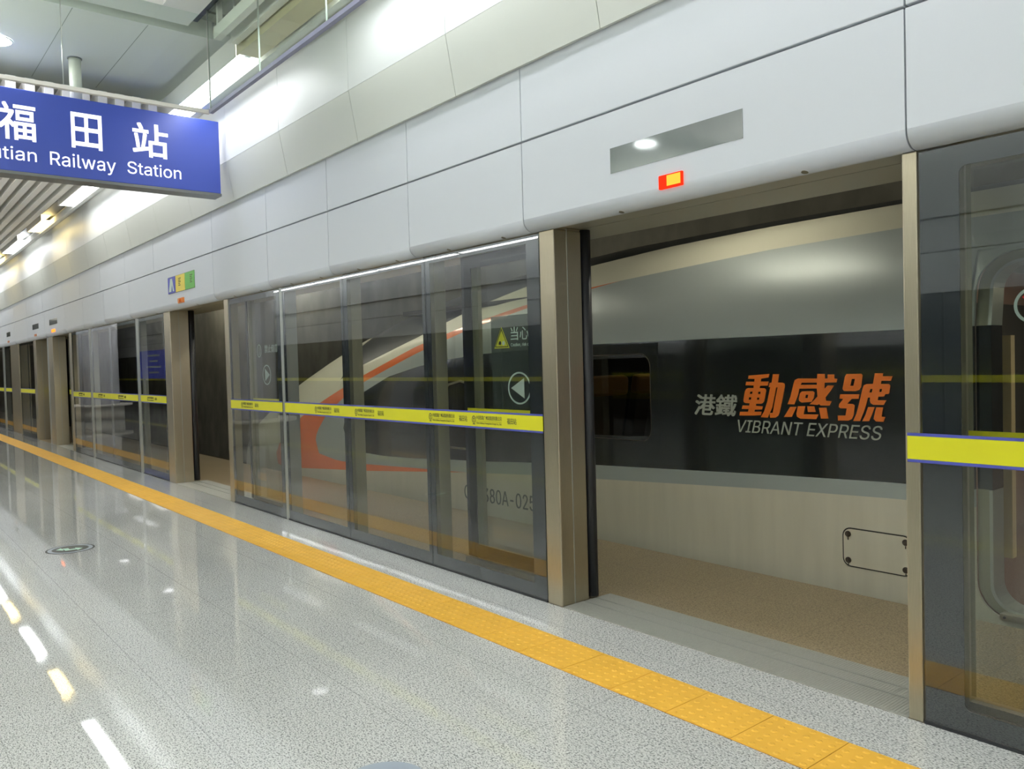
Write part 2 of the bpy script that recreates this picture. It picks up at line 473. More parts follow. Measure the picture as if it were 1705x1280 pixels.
# ================================================================== THE SETTING
XF, XN = -52.0, 5.0         # far and near ends of what is built
b = MB(); b.box(XF, XN, -5.1, 3.405, -0.25, 0.0)
struct(b.build('floor', 'floor_granite'))
b = MB(); b.box(XF, XN, 3.4055, 4.95, -0.25, -0.001)
struct(b.build('floor_edge', 'edge_granite'))
b = MB(); b.box(XF, XN, 4.55, 4.93, -1.35, -0.255)
struct(b.build('wall_platform_edge', 'tunnel_dark'))
b = MB(); b.box(XF, XN, 4.5, 9.6, -1.6, -1.36)
struct(b.build('floor_track', 'ballast'))
b = MB(); b.box(XF, XN, 9.4, 9.7, -1.355, 5.2)
struct(b.build('wall_tunnel', 'concrete'))
b = MB(); b.box(XF, XN, 3.42, 9.39, 5.0, 5.2)
struct(b.build('ceiling_track', 'tunnel_dark'))
b = MB(); b.box(XF - .2, XF, -9, 9.7, -1.6, 5.2)
struct(b.build('wall_far', 'concrete'))
# wall above the doors: dark backing, glossy upper panels, sloping lower panels
b = MB(); b.box(XF, XN, 3.422, 3.60, 2.40, 4.98)
struct(b.build('wall_header', 'groove_dark'))
joints = [XN] + [-0.41 - 1.39 * k for k in range(0, 38)]
b = MB()
for xa, xb in zip(joints[1:], joints[:-1]):
    b.box(xa + .003, xb - .003, 3.226, 3.40, 3.80, 4.90)
b.box(XF, XN, 3.235, 3.40, 3.80, 4.90)
struct(b.build('wall_right', 'wall_panel'))
b = MB()
for xa, xb in zip(joints[1:], joints[:-1]):
    b.sweep([(3.30, 3.392), (3.226, 3.797), (3.40, 3.797), (3.40, 3.41), (3.31, 3.392)], xa + .003, xb - .003)
b.sweep([(3.309, 3.395), (3.236, 3.796), (3.40, 3.796), (3.40, 3.41)], XF, XN)
struct(b.build('trim_right', 'band_panel'))
# steel soffit over the door openings
b = MB()
b.box(XF, XN, 3.421, 3.645, 2.386, 2.399)
b.box(XF, XN, 3.655, 4.02, 2.386, 2.399)
b.box(XF, XN, 3.640, 3.660, 2.392, 2.399)
struct(b.build('trim_soffit', 'soffit_steel'))
b = MB(); b.box(XF, XN, 3.605, 4.05, 2.43, 3.3)
struct(b.build('wall_header_box', 'void_dark'))

# ceiling: border of a coffer, its raised middle, the slot, the flat field beyond
ZC = 4.62
b = MB()
b.box(-7.43, XN, 2.14, 2.44, ZC, 4.95)
b.box(-7.43, -7.13, -5.1, 2.139, ZC, 4.95)
b.box(-7.129, XN, -5.1, 2.139, 4.76, 4.95)
b.box(XF, -7.60, -5.1, 2.72, ZC, 4.95)
struct(b.build('ceiling', 'ceiling_white'))
b = MB()
b.box(-7.60, -7.43, -5.1, 2.74, 4.78, 4.95)
b.box(-7.43, XN, 2.44, 3.226, 4.80, 4.95)
b.box(-7.60, -7.43, 2.74, 3.226, 4.78, 4.95)
struct(b.build('ceiling_recess', 'ceiling_grey'))  # the grey puts the shade of the recess into its colour
b = MB(); b.box(XF, -7.60, 2.745, 3.225, 4.68, 4.95)
struct(b.build('ceiling_edge', 'ceiling_white'))
b = MB()
b.box(-7.40, XN, 2.46, 2.515, 4.66, 4.79)
struct(b.build('ceiling_slot', 'recess_dark'))
# seams of the flat ceiling field
b = MB()
for y in (0.35, 0.95, 1.55, 2.15):
    b.box(-9.6, -7.61, y, y + .006, ZC - .0015, ZC)
struct(b.build('trim_ceiling_seams', 'ceiling_grey'))
# slatted far ceiling
b = MB()
y = 2.66
while y > -5.0:
    b.box(XF, -9.2, y - .085, y, 4.34, 4.47)
    y -= .164
struct(b.build('ceiling_slats', 'slat_grey'))
# lower lip of the light trough along the wall
b = MB()
b.box(XF, XN, 2.99, 3.05, 4.335, 4.44)
b.box(XF, XN, 3.05, 3.224, 4.47, 4.50)
struct(b.build('trim_trough', 'ceiling_white'))
# far side of the platform: seen only in the glass
b = MB()
b.box(XF, XN, -5.4, -5.1, 2.37, 2.93)
b.box(XF, XN, -5.4, -5.1, 2.945, 3.40)
b.box(XF, XN, -5.4, -5.05, 3.42, 4.95)
struct(b.build('wall_left', 'fascia_white'))
b = MB(); b.box(XF, XN, -5.5, -5.41, -0.2, 4.95)
struct(b.build('wall_left_backing', 'groove_dark'))
b = MB()
for x in range(-50, 5, 1):
    b.box(x + .02, x + .98, -5.2, -5.12, 0.02, 2.365)
struct(b.build('window_left', 'frit'))
b = MB(); b.box(XF, XN, -5.119, -5.11, 1.10, 1.20)
struct(b.build('trim_left_band', 'band_yellow'))

# ================================================================== TACTILE PAVING
b = MB()
b.box(-45.0, XN, 2.697, 3.013, -.004, 0.0015, 1)
for k in range(-122, 16):
    x0 = -2.986 + .337 * (k - 0)
    if x0 < -44: continue
    b.box(x0 + .002, x0 + .335, 2.698, 3.012, 0.0, 0.004, 0)
    if x0 > -26:
        for i in range(6):
            for j in range(6):
                cx, cy = x0 + .028 + .0562 * i, 2.698 + .026 + .0524 * j
                kk = len(b.v); n = 8
                for q in range(n):
                    t = 2 * math.pi * q / n
                    b.v.append((cx + .016 * math.cos(t), cy + .016 * math.sin(t), .0041))
                for q in range(n):
                    t = 2 * math.pi * q / n
                    b.v.append((cx + .008 * math.cos(t), cy + .008 * math.sin(t), .0066))
                for q in range(n):
                    b.f.append((kk + q, kk + (q + 1) % n, kk + n + (q + 1) % n, kk + n + q)); b.mi.append(0); b.sm.append(False)
                b.f.append(tuple(kk + n + q for q in range(n))); b.mi.append(0); b.sm.append(False)
    else:
        for j in range(6):
            cy = 2.698 + .026 + .0524 * j
            b.box(x0 + .01, x0 + .327, cy - .013, cy + .013, .0041, .0085, 0)
struct(b.build('floor_tactile', ['tactile_yellow', 'tactile_joint'], fix=False))

# ================================================================== FASCIA PANELS
def roll_profile(y0=3.33, zb=2.37, zt=2.925, r=.075, yb=3.42):
    p = [(yb, zt), (y0, zt)]
    for i in range(0, 9):
        t = math.radians(180 + 90 * i / 8)
        p.append((y0 + r + r * math.cos(t), zb + r + r * math.sin(t)))
    p.append((yb, zb))
    return p

low_j = [1.2, -1.53, -3.93, -5.28, -6.62, -7.98, -9.58, -13.3, -14.9, -16.5, -18.1, -20.3, -22.6, -24.6, -26.6, -28.6]
low_lab = {
 0: 'white lower fascia panel above the right-hand glass screen at the picture edge',
 1: 'white lower fascia panel with a dark empty display above a glowing red door lamp',
 2: 'plain white lower fascia panel just left of the near doorway',
 3: 'plain white lower fascia panel, second left of the near doorway',
 4: 'plain white lower fascia panel, third left of the near doorway',
 5: 'plain white lower fascia panel right of the one with coloured notices',
 6: 'white lower fascia panel carrying blue, yellow and green notices over an orange lamp',
 7: 'plain white lower fascia panel just beyond the coloured notices',
 8: 'plain white lower fascia panel, second beyond the coloured notices',
 9: 'plain white lower fascia panel just before the small display with amber glow',
 10: 'white lower fascia panel far down with a small display and glowing amber lamp',
 11: 'white lower fascia panel far down with a small grey display over an unlit lamp',
 12: 'plain white lower fascia panel between the two far grey displays',
 13: 'white lower fascia panel with the farthest small grey display at the left picture edge',
 14: 'plain white lower fascia panel at the far left end of the row'}
low_things = []
for i, (xb, xa) in enumerate(zip(low_j[:-1], low_j[1:])):
    t = thing('fascia_panel', ((xa + xb) / 2, 3.41, 2.37), low_lab[i], 'wall panel', 'lower row of white fascia panels')
    q = MB()
    prof = roll_profile()
    k = len(q.v)
    q.sweep(prof, xa + .004, xb - .004)
    for f in range(len(q.f)):
        if f < len(prof): q.sm[f] = 2 <= f <= 9
    o = q.build('panel', 'fascia_white', t)
    low_things.append(t)
    for fx in ([.33, .8] if xb - xa > 1.2 else [.5]):
        q = MB(); q.cyl((xa + (xb - xa) * fx, 3.385, 2.378), (0, -.25, -1), .016, .006, 14)
        q.build('fixing_screw', 'stainless_dark', t)
upj = [1.2, -1.53, -3.93, -5.28, -6.62, -7.98, -9.58, -11.96, -13.5, -15.1, -16.7, -18.3, -20.5, -22.6, -24.6, -26.6, -28.6]
up_lab = ['rightmost upper white fascia panel at the picture corner', 'long upper white fascia panel over the red lamp panel',
 'upper white fascia panel one step left of the near doorway', 'upper white fascia panel two steps left of the near doorway',
 'upper white fascia panel three steps left of the near doorway', 'upper white fascia panel right above the far edge of the near screens',
 'upper white fascia panel up and right of the coloured notices', 'long upper white fascia panel directly above the coloured notices',
 'upper white fascia panel just beyond the coloured notices', 'upper white fascia panel two steps beyond the coloured notices',
 'upper white fascia panel three steps beyond the coloured notices', 'upper white fascia panel before the one above the amber lamp',
 'upper white fascia panel above the amber lamp far down', 'upper white fascia panel one step past the amber lamp',
 'upper white fascia panel two steps past the amber lamp', 'farthest upper white fascia panel at the left picture edge']
for i, (xb, xa) in enumerate(zip(upj[:-1], upj[1:])):
    q = MB(); q.box(xa + .004, xb - .004, 3.33, 3.415, 2.938, 3.405)
    o = q.build('fascia_panel', 'fascia_white', bevel=.004)
    tag(o, up_lab[i], 'wall panel', 'upper row of white fascia panels')
# plain run beyond the frame, behind the last panel that can be told apart
q = MB(); q.sweep(roll_profile(), XF, -28.604); q.box(XF, -28.604, 3.33, 3.415, 2.938, 3.405)
struct(q.build('wall_fascia_far', 'fascia_white'))

def display(t, xa, xb, za, zb, m='display_glass'):
    q = MB(); q.box(xa, xb, 3.3285, 3.34, za, zb)
    return q.build('display_window', m, t)
def door_lamp(t, xa, xb, za, zb, m, d=.012):
    q = MB(); q.box(xa, xb, 3.33 - d, 3.335, za, zb)
    return q.build('door_lamp', m, t, bevel=.004)
display(low_things[1], -3.164, -2.296, 2.585, 2.725)
rl = door_lamp(low_things[1], -2.812, -2.656, 2.431, 2.503, 'led_red')
q = MB(); q.box(-2.755, -2.666, 3.3165, 3.3178, 2.442, 2.496); q.build('lamp_core', 'led_core', rl)
# the second doorway: three coloured notices behind the display window
NT = low_things[6]
d2 = display(NT, -11.31, -10.24, 2.575, 2.795, 'display_glass')
for nm, xa, xb, m in (('blue_notice', -11.31, -10.99, 'poster_blue'), ('yellow_notice', -10.98, -10.61, 'poster_yellow'), ('green_notice', -10.60, -10.24, 'poster_green')):
    q = MB(); q.box(xa, xb, 3.3225, 3.3284, 2.58, 2.79)
    n_ = q.build(nm, m, d2)
q = MB(); q.prism([[(-11.27, 2.60), (-11.17, 2.60), (-11.13, 2.70), (-11.10, 2.60), (-11.05, 2.60), (-11.12, 2.77), (-11.2, 2.77)]], facing_y(3.3205), 0, .0019)
q.build('notice_picture', 'decal_pale', d2)
for xx, w_ in ((-10.86, .10), (-10.40, .10)):
    q = MB()
    for r in range(5):
        q.box(xx, xx + w_ * (1, .7, .9, .6, .8)[r], 3.3205, 3.3224, 2.74 - .022 * r, 2.75 - .022 * r)
    q.build('notice_print', 'print_dark', d2)
door_lamp(NT, -10.885, -10.67, 2.425, 2.49, 'lamp_orange', .02)
q = MB(); q.box(-10.80, -10.75, 3.29, 3.309, 2.44, 2.475); q.build('lamp_lens', 'lamp_orange', NT)
display(low_things[10], -19.76, -18.90, 2.60, 2.72)
display(low_things[11], -21.85, -21.06, 2.60, 2.72)
display(low_things[13], -25.94, -25.3, 2.60, 2.72)
door_lamp(low_things[10], -19.50, -19.15, 2.44, 2.50, 'led_amber')
door_lamp(low_things[11], -21.6, -21.35, 2.44, 2.49, 'lamp_orange')
door_lamp(low_things[13], -25.75, -25.5, 2.44, 2.49, 'lamp_orange')

# ================================================================== SCREEN DOORS
YG = 3.405
def band_print(t, xa, za, w):
    """one printed block: railway mark, company line, thin line, small line, station name"""
    q = MB()
    cx, cz, r = xa + .03 * w, za + .052, .028
    def arc(r0, r1, a0, a1, n=18):
        o_ = [(cx + r1 * .8 * math.cos(math.radians(a0 + (a1 - a0) * i / n)), cz + r1 * math.sin(math.radians(a0 + (a1 - a0) * i / n))) for i in range(n + 1)]
        i_ = [(cx + r0 * .8 * math.cos(math.radians(a0 + (a1 - a0) * i / n)), cz + r0 * math.sin(math.radians(a0 + (a1 - a0) * i / n))) for i in range(n + 1)]
        return o_ + i_[::-1]
    q.prism([arc(.021, .028, -55, 235)], facing_y(YG - .0032), 0, .0012)
    q.prism([[(cx - .0035, cz - .028), (cx + .0035, cz - .028), (cx + .0035, cz + .004), (cx + .009, cz + .009), (cx, cz + .015), (cx - .009, cz + .009), (cx - .0035, cz + .004)]], facing_y(YG - .0032), 0, .0012)
    q.prism([[(cx - .014, cz - .034), (cx + .014, cz - .034), (cx + .014, cz - .028), (cx - .014, cz - .028)]], facing_y(YG - .0032), 0, .0012)
    q.box(xa + .085 * w, xa + .66 * w, YG - .0032, YG - .002, za + .042, za + .0435)
    q.build('railway_emblem', 'print_dark', t)
    text_mesh('band_lettering', '中国铁路广州局集团有限公司', 'print_dark', t, facing_y(YG - .0032), (xa + .085 * w, xa + .66 * w, za + .052, za + .082), .0012, bold=.0)
    text_mesh('band_lettering', 'China Railway Guangzhou Group Co., Ltd.', 'print_dark', t, facing_y(YG - .0032), (xa + .085 * w, xa + .66 * w, za + .02, za + .036), .0012)
    text_mesh('band_lettering', '福田站', 'print_dark', t, facing_y(YG - .0032), (xa + .78 * w, xa + .98 * w, za + .034, za + .076), .0012)

def glass_panel(xa, xb, label, frit=(.06, .06, .10, .045), prints=(), cat='glass screen', corner=.0, bandx=None):
    """fixed screen panel; frit = left, right, bottom, top dark borders"""
    t = thing('glass_screen_panel', ((xa + xb) / 2, YG + .005, 0), label, cat, 'fixed glass panels of the platform screen')
    q = MB(); q.box(xa + .003, xb - .003, YG, YG + .008, .012, 2.36)
    q.build('pane', 'screen_glass', t)
    l, r, bo, to = frit
    q = MB()
    outer = [(xa + .003, .014), (xb - .003, .014), (xb - .003, 2.358), (xa + .003, 2.358)]
    inner = rrect(xa + l, xb - r, bo, 2.36 - to, corner) if corner > 0 else [(xa + l, bo), (xb - r, bo), (xb - r, 2.36 - to), (xa + l, 2.36 - to)]
    q.prism([outer, inner[::-1]], facing_y(YG + .0085), 0, .004)
    q.build('dark_border', 'frit', t)
    q = MB(); q.box(xa, xb, YG - .002, YG + .012, 0.0, .012)
    q.build('bottom_channel', 'rubber_black', t)
    bx0, bx1 = bandx or (xa, xb)
    q = MB(); q.box(bx0, bx1, YG - .002, YG - .0003, 1.102, 1.198)
    bd = q.build('warning_band', 'band_yellow', t)
    q = MB(); q.box(bx0, bx1, YG - .002, YG - .0003, 1.1985, 1.211); q.box(bx0, bx1, YG - .002, YG - .0003, 1.089, 1.1015)
    q.build('band_edging', 'band_blue', bd)
    for px, w in prints:
        band_print(bd, px, 1.098, w)
    return t
def post(xa, xb, depth, label, mat_='stainless', front=None, name='screen_post', seam=True):
    t = thing(name, ((xa + xb) / 2, YG + depth / 2, 0), label, 'post', 'steel posts of the platform screen')
    q = MB(); q.box(xa, xb, YG, YG + depth, 0.0, 2.369); q.box(xa + .001, xb - .001, YG + .018, YG + depth - .001, 2.3691, 2.3855)
    q.build('column', mat_, t, bevel=.006)
    if seam:
        q = MB(); q.box(xb - .001, xb + .002, YG + depth * .46, YG + depth * .46 + .006, .002, 2.38)
        q.build('seam', 'jamb_silver', t)
    return t
def mullion(x, label):
    q = MB(); q.box(x - .10, x + .045, YG + .055, YG + .16, 0.0, 2.383)
    o = q.build('mullion', 'mullion_olive', bevel=.004)
    return tag(o, label, 'post', 'olive mullions behind the glass joints')

# near doorway: posts, panels
post(-1.585, -1.523, .24, 'narrow steel post at the right side of the near doorway', seam=False)
post(-3.872, -3.735, .235, 'wide brushed steel pillar at the left side of the near doorway')
glass_panel(-1.520, .05, 'glass screen with thick dark border, right of the near doorway at the picture edge', (.155, .13, .10, .085), corner=.03, bandx=(-1.575, .046))
glass_panel(.055, 1.4, 'glass screen beyond the right picture edge next to the near doorway', (.06, .06, .10, .045))
G1 = glass_panel(-5.20, -3.876, 'glass screen with leaf behind it, touching the wide pillar of the near doorway', (.055, .135, .10, .05), prints=((-4.63, .50), (-5.185, .50)))
glass_panel(-6.53, -5.20, 'glass screen second from the wide pillar, orange-striped train nose behind', (.06, .055, .10, .045), prints=((-6.36, .50),))
glass_panel(-7.845, -6.53, 'glass screen third from the wide pillar, left edge on a slim steel post', (.05, .06, .10, .045), prints=((-7.15, .50),))
post(-7.904, -7.848, .16, 'slim steel post between the nearest three glass panels and the next one', seam=False, mat_='jamb_silver')
glass_panel(-9.36, -7.908, 'single glass screen between the slim post and the far doorway by the dark wall', (.06, .10, .10, .06), prints=((-9.03, .5),))
mullion(-5.20, 'olive mullion behind the joint of the two glass panels nearest the wide pillar')
mullion(-6.53, 'olive mullion behind the joint of the second and third glass panels')
mullion(.05, 'olive mullion behind the glass right of the near doorway')
# the second joint print sits on the first panel too
# second doorway
post(-9.485, -9.362, .12, 'steel post at the right side of the doorway showing bare concrete', seam=False)
post(-11.85, -11.57, .25, 'wide steel pillar left of the doorway showing bare concrete')
glass_panel(-13.15, -11.855, 'glass screen left of the pillar at the bare concrete doorway', (.07, .07, .10, .05), prints=((-12.8, .5),))
post(-13.30, -13.155, .12, 'slim steel post one panel beyond the bare concrete doorway', seam=False, mat_='jamb_silver')
glass_panel(-14.96, -13.305, 'mirror-like glass screen second beyond the bare concrete doorway', (.07, .07, .10, .05), prints=((-14.5, .5),))
glass_panel(-16.30, -14.965, 'mirror-like glass screen third beyond the bare concrete doorway', (.07, .07, .10, .05), prints=((-15.9, .5),))
post(-16.48, -16.305, .12, 'slim steel post in front of the far narrow doorway', seam=False, mat_='jamb_silver')
glass_panel(-18.0, -16.485, 'mirror-like glass screen right of the far narrow doorway', (.07, .07, .10, .05), prints=((-17.5, .5),))
post(-18.22, -18.005, .12, 'steel post at the right side of the far narrow doorway', seam=False)
post(-20.42, -19.95, .26, 'steel pillar between the two adjoining far doorways')
post(-20.60, -20.425, .12, 'bright steel post beside the pillar between adjoining far doorways', seam=False, mat_='jamb_silver')
post(-22.35, -22.02, .26, 'wide steel pillar beyond the adjoining far doorways')
glass_panel(-23.2, -22.355, 'pinkish mirror-like glass screen past the adjoining far doorways', (.07, .07, .10, .05))
glass_panel(-24.45, -23.205, 'mirror-like glass screen second past the adjoining far doorways', (.07, .07, .10, .05))
post(-26.0, -24.6, .26, 'very wide steel pillar near the left picture edge')
glass_panel(-27.1, -26.005, 'mirror-like glass screen at the left picture edge', (.07, .07, .10, .05))
post(-27.5, -27.105, .12, 'farthest steel post at the left picture edge', seam=False, mat_='jamb_silver')
glass_panel(-29.0, -27.505, 'farthest glass screen cut by the left picture edge', (.07, .07, .10, .05))
q = MB()
q.box(XF, -29.01, YG, YG + .05, 0, 2.36)
struct(q.build('wall_screen_far', 'frit'))

# sliding leaves
YL = 3.665
def leaf(xa, xb, edge, label, decals=None):
    t = thing('sliding_door_leaf', ((xa + xb) / 2, YL + .035, 0), label, 'sliding door', 'sliding glass door leaves')
    q = MB(); q.box(xa + .05, xb - .05, YL + .02, YL + .028, .06, 2.36)
    q.build('pane', 'leaf_glass', t)
    q = MB()
    q.prism([[(xa + .005, .05), (xb - .04, .05), (xb - .04, 2.37), (xa + .005, 2.37)], [(xa + .13, 2.27), (xb - .15, 2.27), (xb - .15, .15), (xa + .13, .15)]], facing_y(YL + .0285), 0, .006)
    if edge == 'right': q.build('dark_border', 'frit', t)
    q = MB()
    q.box(xa + .125, xa + .205, YL + .036, YL + .07, .04, 2.365) if edge == 'right' else (q.box(xb - .055, xb, YL, YL + .07, .015, 2.385), q.box(xa + .062, xa + .11, YL, YL + .07, .015, 2.385))
    q.build('stile', 'mullion_olive', t)
    q = MB()
    if edge == 'right':
        q.box(xb - .06, xb - .02, YL - .01, YL + .08, .015, 2.385); q.cyl((xb - .02, YL + .035, .015), (0, 0, 1), .04, 2.37, 14)
    else:
        q.box(xa + .02, xa + .06, YL - .01, YL + .08, .015, 2.385); q.cyl((xa + .02, YL + .035, .015), (0, 0, 1), .04, 2.37, 14)
    q.build('rubber_edge', 'rubber_black', t)
    q = MB(); q.box(xa, xb, YL, YL + .07, .0045, .04); q.box(xa + .05, xb - .05, YL, YL + .07, 2.365, 2.385)
    q.build('rail', 'stainless_dark', t)
    q = MB(); q.box(xa + .06, xb - .06, YL + .0165, YL + .0195, 1.105, 1.205)
    q.build('warning_band', 'band_yellow', t)
    return t
LA = leaf(-5.13, -3.745, 'right', 'open sliding door leaf with yellow pinch warning and left arrow behind the glass')
leaf(-1.555, -.25, 'left', 'open sliding door leaf behind the glass right of the near doorway')
LB = leaf(-9.50, -8.25, 'left', 'open sliding door leaf with right arrow behind the single glass panel')
leaf(-12.9, -11.58, 'right', 'open sliding door leaf hidden behind the pillar of the bare concrete doorway')
leaf(-19.94, -18.75, 'right', 'half-shut sliding door leaf in the far narrow doorway')
leaf(-22.01, -20.9, 'right', 'half-shut sliding door leaf in the farther of two adjoining doorways')
# stickers of the near leaf
q = MB(); q.box(-4.745, -3.86, YL + .0145, YL + .0160, 1.21, 1.885)
film = q.build('sticker_film', 'decal_film', LA)
F1 = facing_y(YL + .0125)
def tri(cx, zb, zt, hw): return [(cx - hw, zb), (cx + hw, zb), (cx, zt)]
CX = -4.62
q = MB(); q.prism([tri(CX, 1.652, 1.806, .088)], F1, 0, .0015); tr_ = q.build('warning_triangle', 'decal_yellow', film)
F2 = facing_y(YL + .0108)
q = MB()
q.prism([tri(CX, 1.659, 1.795, .078), tri(CX, 1.665, 1.782, .069)[::-1]], F2, 0, .0014)
q.prism([[(CX - .035, 1.68), (CX - .012, 1.675), (CX - .004, 1.69), (CX - .012, 1.705), (CX - .03, 1.70)]], F2, 0, .0014)
q.build('triangle_outline', 'decal_black', tr_)
q = MB(); q.prism([disc2(CX + .022, 1.688, .016, 20)], F2, 0, .0014); q.build('pinched_hand', 'decal_pale', tr_)
text_mesh('sticker_lettering', '当心夹手', 'decal_pale', film, F1, (-4.515, -4.10, 1.705, 1.80), .0015)
text_mesh('sticker_lettering', 'Caution, risk of Pinching hand', 'decal_pale', film, F1, (-4.515, -4.10, 1.655, 1.685), .0015, bold=.006)
def arrow(t, cx, cz, r, left=True, rx=None):
    rx = rx or r
    q = MB()
    q.prism([disc2(cx, cz, r, 40, rx), disc2(cx, cz, r * .9, 40, rx * .9)[::-1]], F1, 0, .0015)
    s = 1 if left else -1
    q.prism([[(cx - s * rx * .72, cz), (cx + s * rx * .42, cz - r * .62), (cx + s * rx * .42, cz + r * .62)]], F1, 0, .0015)
    return q.build('arrow_sticker', 'decal_pale', t)
arrow(film, -4.432, 1.362, .116, True, .128)
# stickers of the second leaf
arrow(LB, -8.95, 1.478, .115, False)
text_mesh('sticker_lettering', '禁止倚靠', 'decal_pale', LB, F1, (-8.99, -8.62, 1.73, 1.82), .0015)
q = MB(); q.prism([disc2(-9.15, 1.757, .075, 30, .06), disc2(-9.15, 1.757, .066, 30, .05)[::-1]], F1, 0, .0015); q.box(-9.155, -9.145, YL + .0125, YL + .014, 1.71, 1.80)
q.build('no_leaning_sign', 'decal_pale', LB)
# the round no-leaning sign on the right screen
LR = None

# threshold plates
def sill(xa, xb, label):
    t = thing('threshold', ((xa + xb) / 2, 3.62, 0), label, 'door sill', 'ribbed steel door sills')
    for ya, yb in ((3.408, 3.588), (3.596, 3.695), (3.703, 3.832)):
        q = MB()
        q.box(xa, xb, ya, yb, -.0008, .003)
        n = int((xb - xa) / .014)
        if xa > -6:
            for i in range(n):
                q.box(xa + .014 * i, xa + .014 * i + .007, ya + .006, yb - .006, .003, .0042)
        q.build('ribbed_plate', 'sill_steel', t)
    q = MB(); q.box(xa, xb, 3.588, 3.596, -.0008, .0012); q.box(xa, xb, 3.695, 3.703, -.0008, .0012)
    q.build('track_groove', 'rubber_black', t)
    q = MB(); q.box(xa, xb, 3.584, 3.588, .0031, .0052); q.box(xa, xb, 3.691, 3.695, .0031, .0052)
    q.build('edge_highlight', 'jamb_silver', t)  # bright strips stand in for highlights along the plate edges
    return t
sill(-3.732, -1.588, 'ribbed steel sill across the near doorway in front of the train lettering')
sill(-11.565, -9.488, 'ribbed steel sill of the doorway showing bare concrete')
sill(-19.9, -18.24, 'steel sill of the far narrow doorway')
# ================================================================== THE TRAIN
YC, XT, WF, NP = 6.98, -17.45, 1.90, 2.4
def lerp(x, P):
    if x <= P[0][0]: return P[0][1]
    for (a, va), (b_, vb) in zip(P[:-1], P[1:]):
        if x <= b_:
            return va + (vb - va) * (x - a) / (b_ - a)
    return P[-1][1]
TOP = [(-17.45, -.22), (-17.2, .1), (-16.5, .42), (-15.3, .80), (-14, 1.18), (-12.7, 1.58), (-11.6, 1.86), (-10.6, 2.11), (-9.5, 2.34), (-8.3, 2.53), (-7, 2.66), (-5.5, 2.74), (-4, 2.76), (20, 2.76)]
BOT = [(-17.45, -.52), (-17.2, -.75), (-16, -.95), (-12, -1.05), (20, -1.05)]
def halfw(x):
    s = (x - XT) / 9.5
    if s >= 1: return WF
    s = max(s, 0.0)
    return WF * (0.06 + .94 * (1 - (1 - s) ** 2.4) ** .75)
def zshoulder(x):
    t, b_ = lerp(x, TOP), lerp(x, BOT)
    s = min(max((x - XT) / 11, 0), 1)
    return b_ + (t - b_) * (.35 + .335 * s)
def ysec(x, z):
    t, z0, W = lerp(x, TOP), zshoulder(x), halfw(x)
    if z <= z0: return YC - W
    r = min(max((z - z0) / (t - z0), 0), 1)
    return YC - W * max(1 - r ** NP, 0) ** (1 / NP)
# livery lines, height over the platform along the car
L_CREAM = [(-17.5, -.3), (-12.7, 1.5), (-11.2, 1.32), (-10.15, 1.36), (-9.5, 1.56), (-8.2, 1.866), (-7.11, 2.17), (-6.41, 2.325), (-5.71, 2.445), (-4.71, 2.545), (-3.78, 2.588), (-2.7, 2.604), (20, 2.61)]
L_OU_T = [(-12.72, .17), (-12.5, .346), (-11.51, .787), (-10.675, 1.053), (-10.07, 1.228), (-9.4, 1.42), (-8.11, 1.764), (-7.2, 1.948), (-6.17, 2.116), (-5.41, 2.203), (-4.95, 2.244), (-3.52, 2.343), (-2.5, 2.37), (20, 2.38)]
L_OU_B = [(-10.86, .50), (-10.80, .62), (-10.456, .874), (-9.93, 1.112), (-9.36, 1.33), (-8.06, 1.682), (-7.165, 1.887), (-6.13, 2.079), (-5.4, 2.185), (-4.95, 2.244), (-3.52, 2.343), (-2.5, 2.37), (20, 2.38)]
L_BT = [(-9.9, .72), (-9.8, .92), (-9.327, 1.202), (-8.66, 1.41), (-7.99, 1.524), (-7.38, 1.594), (-6.7, 1.642), (-5.2, 1.686), (20, 1.688)]
L_BB = [(-9.9, .72), (-9.8, .55), (-9.3, .43), (-8.79, .426), (-8.09, .449), (-7.37, .491), (-6.74, .519), (-5.98, .568), (-5.2, .613), (-3.34, .691), (-2.35, .725), (20, .735)]
L_OL_T = [(-10.86, .50), (-10.75, .315), (-10.2, .27), (-9.98, .265), (-9.29, .284), (-8.1, .336), (-7.335, .363), (-7.05, .376), (-5.97, .448), (-5.2, .488), (-3.34, .586), (-2.34, .624), (20, .63)]
L_OL_B = [(-12.72, .17), (-12.68, 0.0), (-12.48, -.012), (-11.49, .035), (-10.85, .086), (-9.99, .149), (-9.3, .196), (-8.1, .293), (-7.05, .376), (-5.97, .448), (-5.2, .488), (-3.34, .586), (-2.34, .624), (20, .63)]
train = thing('train', (-4, YC, -1.05), 'high-speed train with pointed orange-striped nose and black band standing behind the screen doors', 'train')
WX0, WX1, WZ0, WZ1 = -5.80, -4.43, .86, 1.59            # side window
DX0, DX1, DZ0, DZ1 = -1.885, -.72, .03, 2.06            # passenger door
def stations():
    xs = [XT, -17.43, -17.38, -17.3, -17.2, -17.05]
    x = -16.85
    while x < -13.0: xs.append(x); x += .2
    while x < -4.3: xs.append(x); x += .07
    while x < 5.0: xs.append(x); x += .25
    xs += [5.0, -10.86, -9.9, -12.72, WX0, WX1, DX0, DX1, -4.95, -7.05]
    xs = sorted(set(round(v, 4) for v in xs))
    out = [xs[0]]
    for v in xs[1:]:
        if v - out[-1] > .006: out.append(v)
        elif v in (WX0, WX1, DX0, DX1): out[-1] = v
    return out
XS = stations()
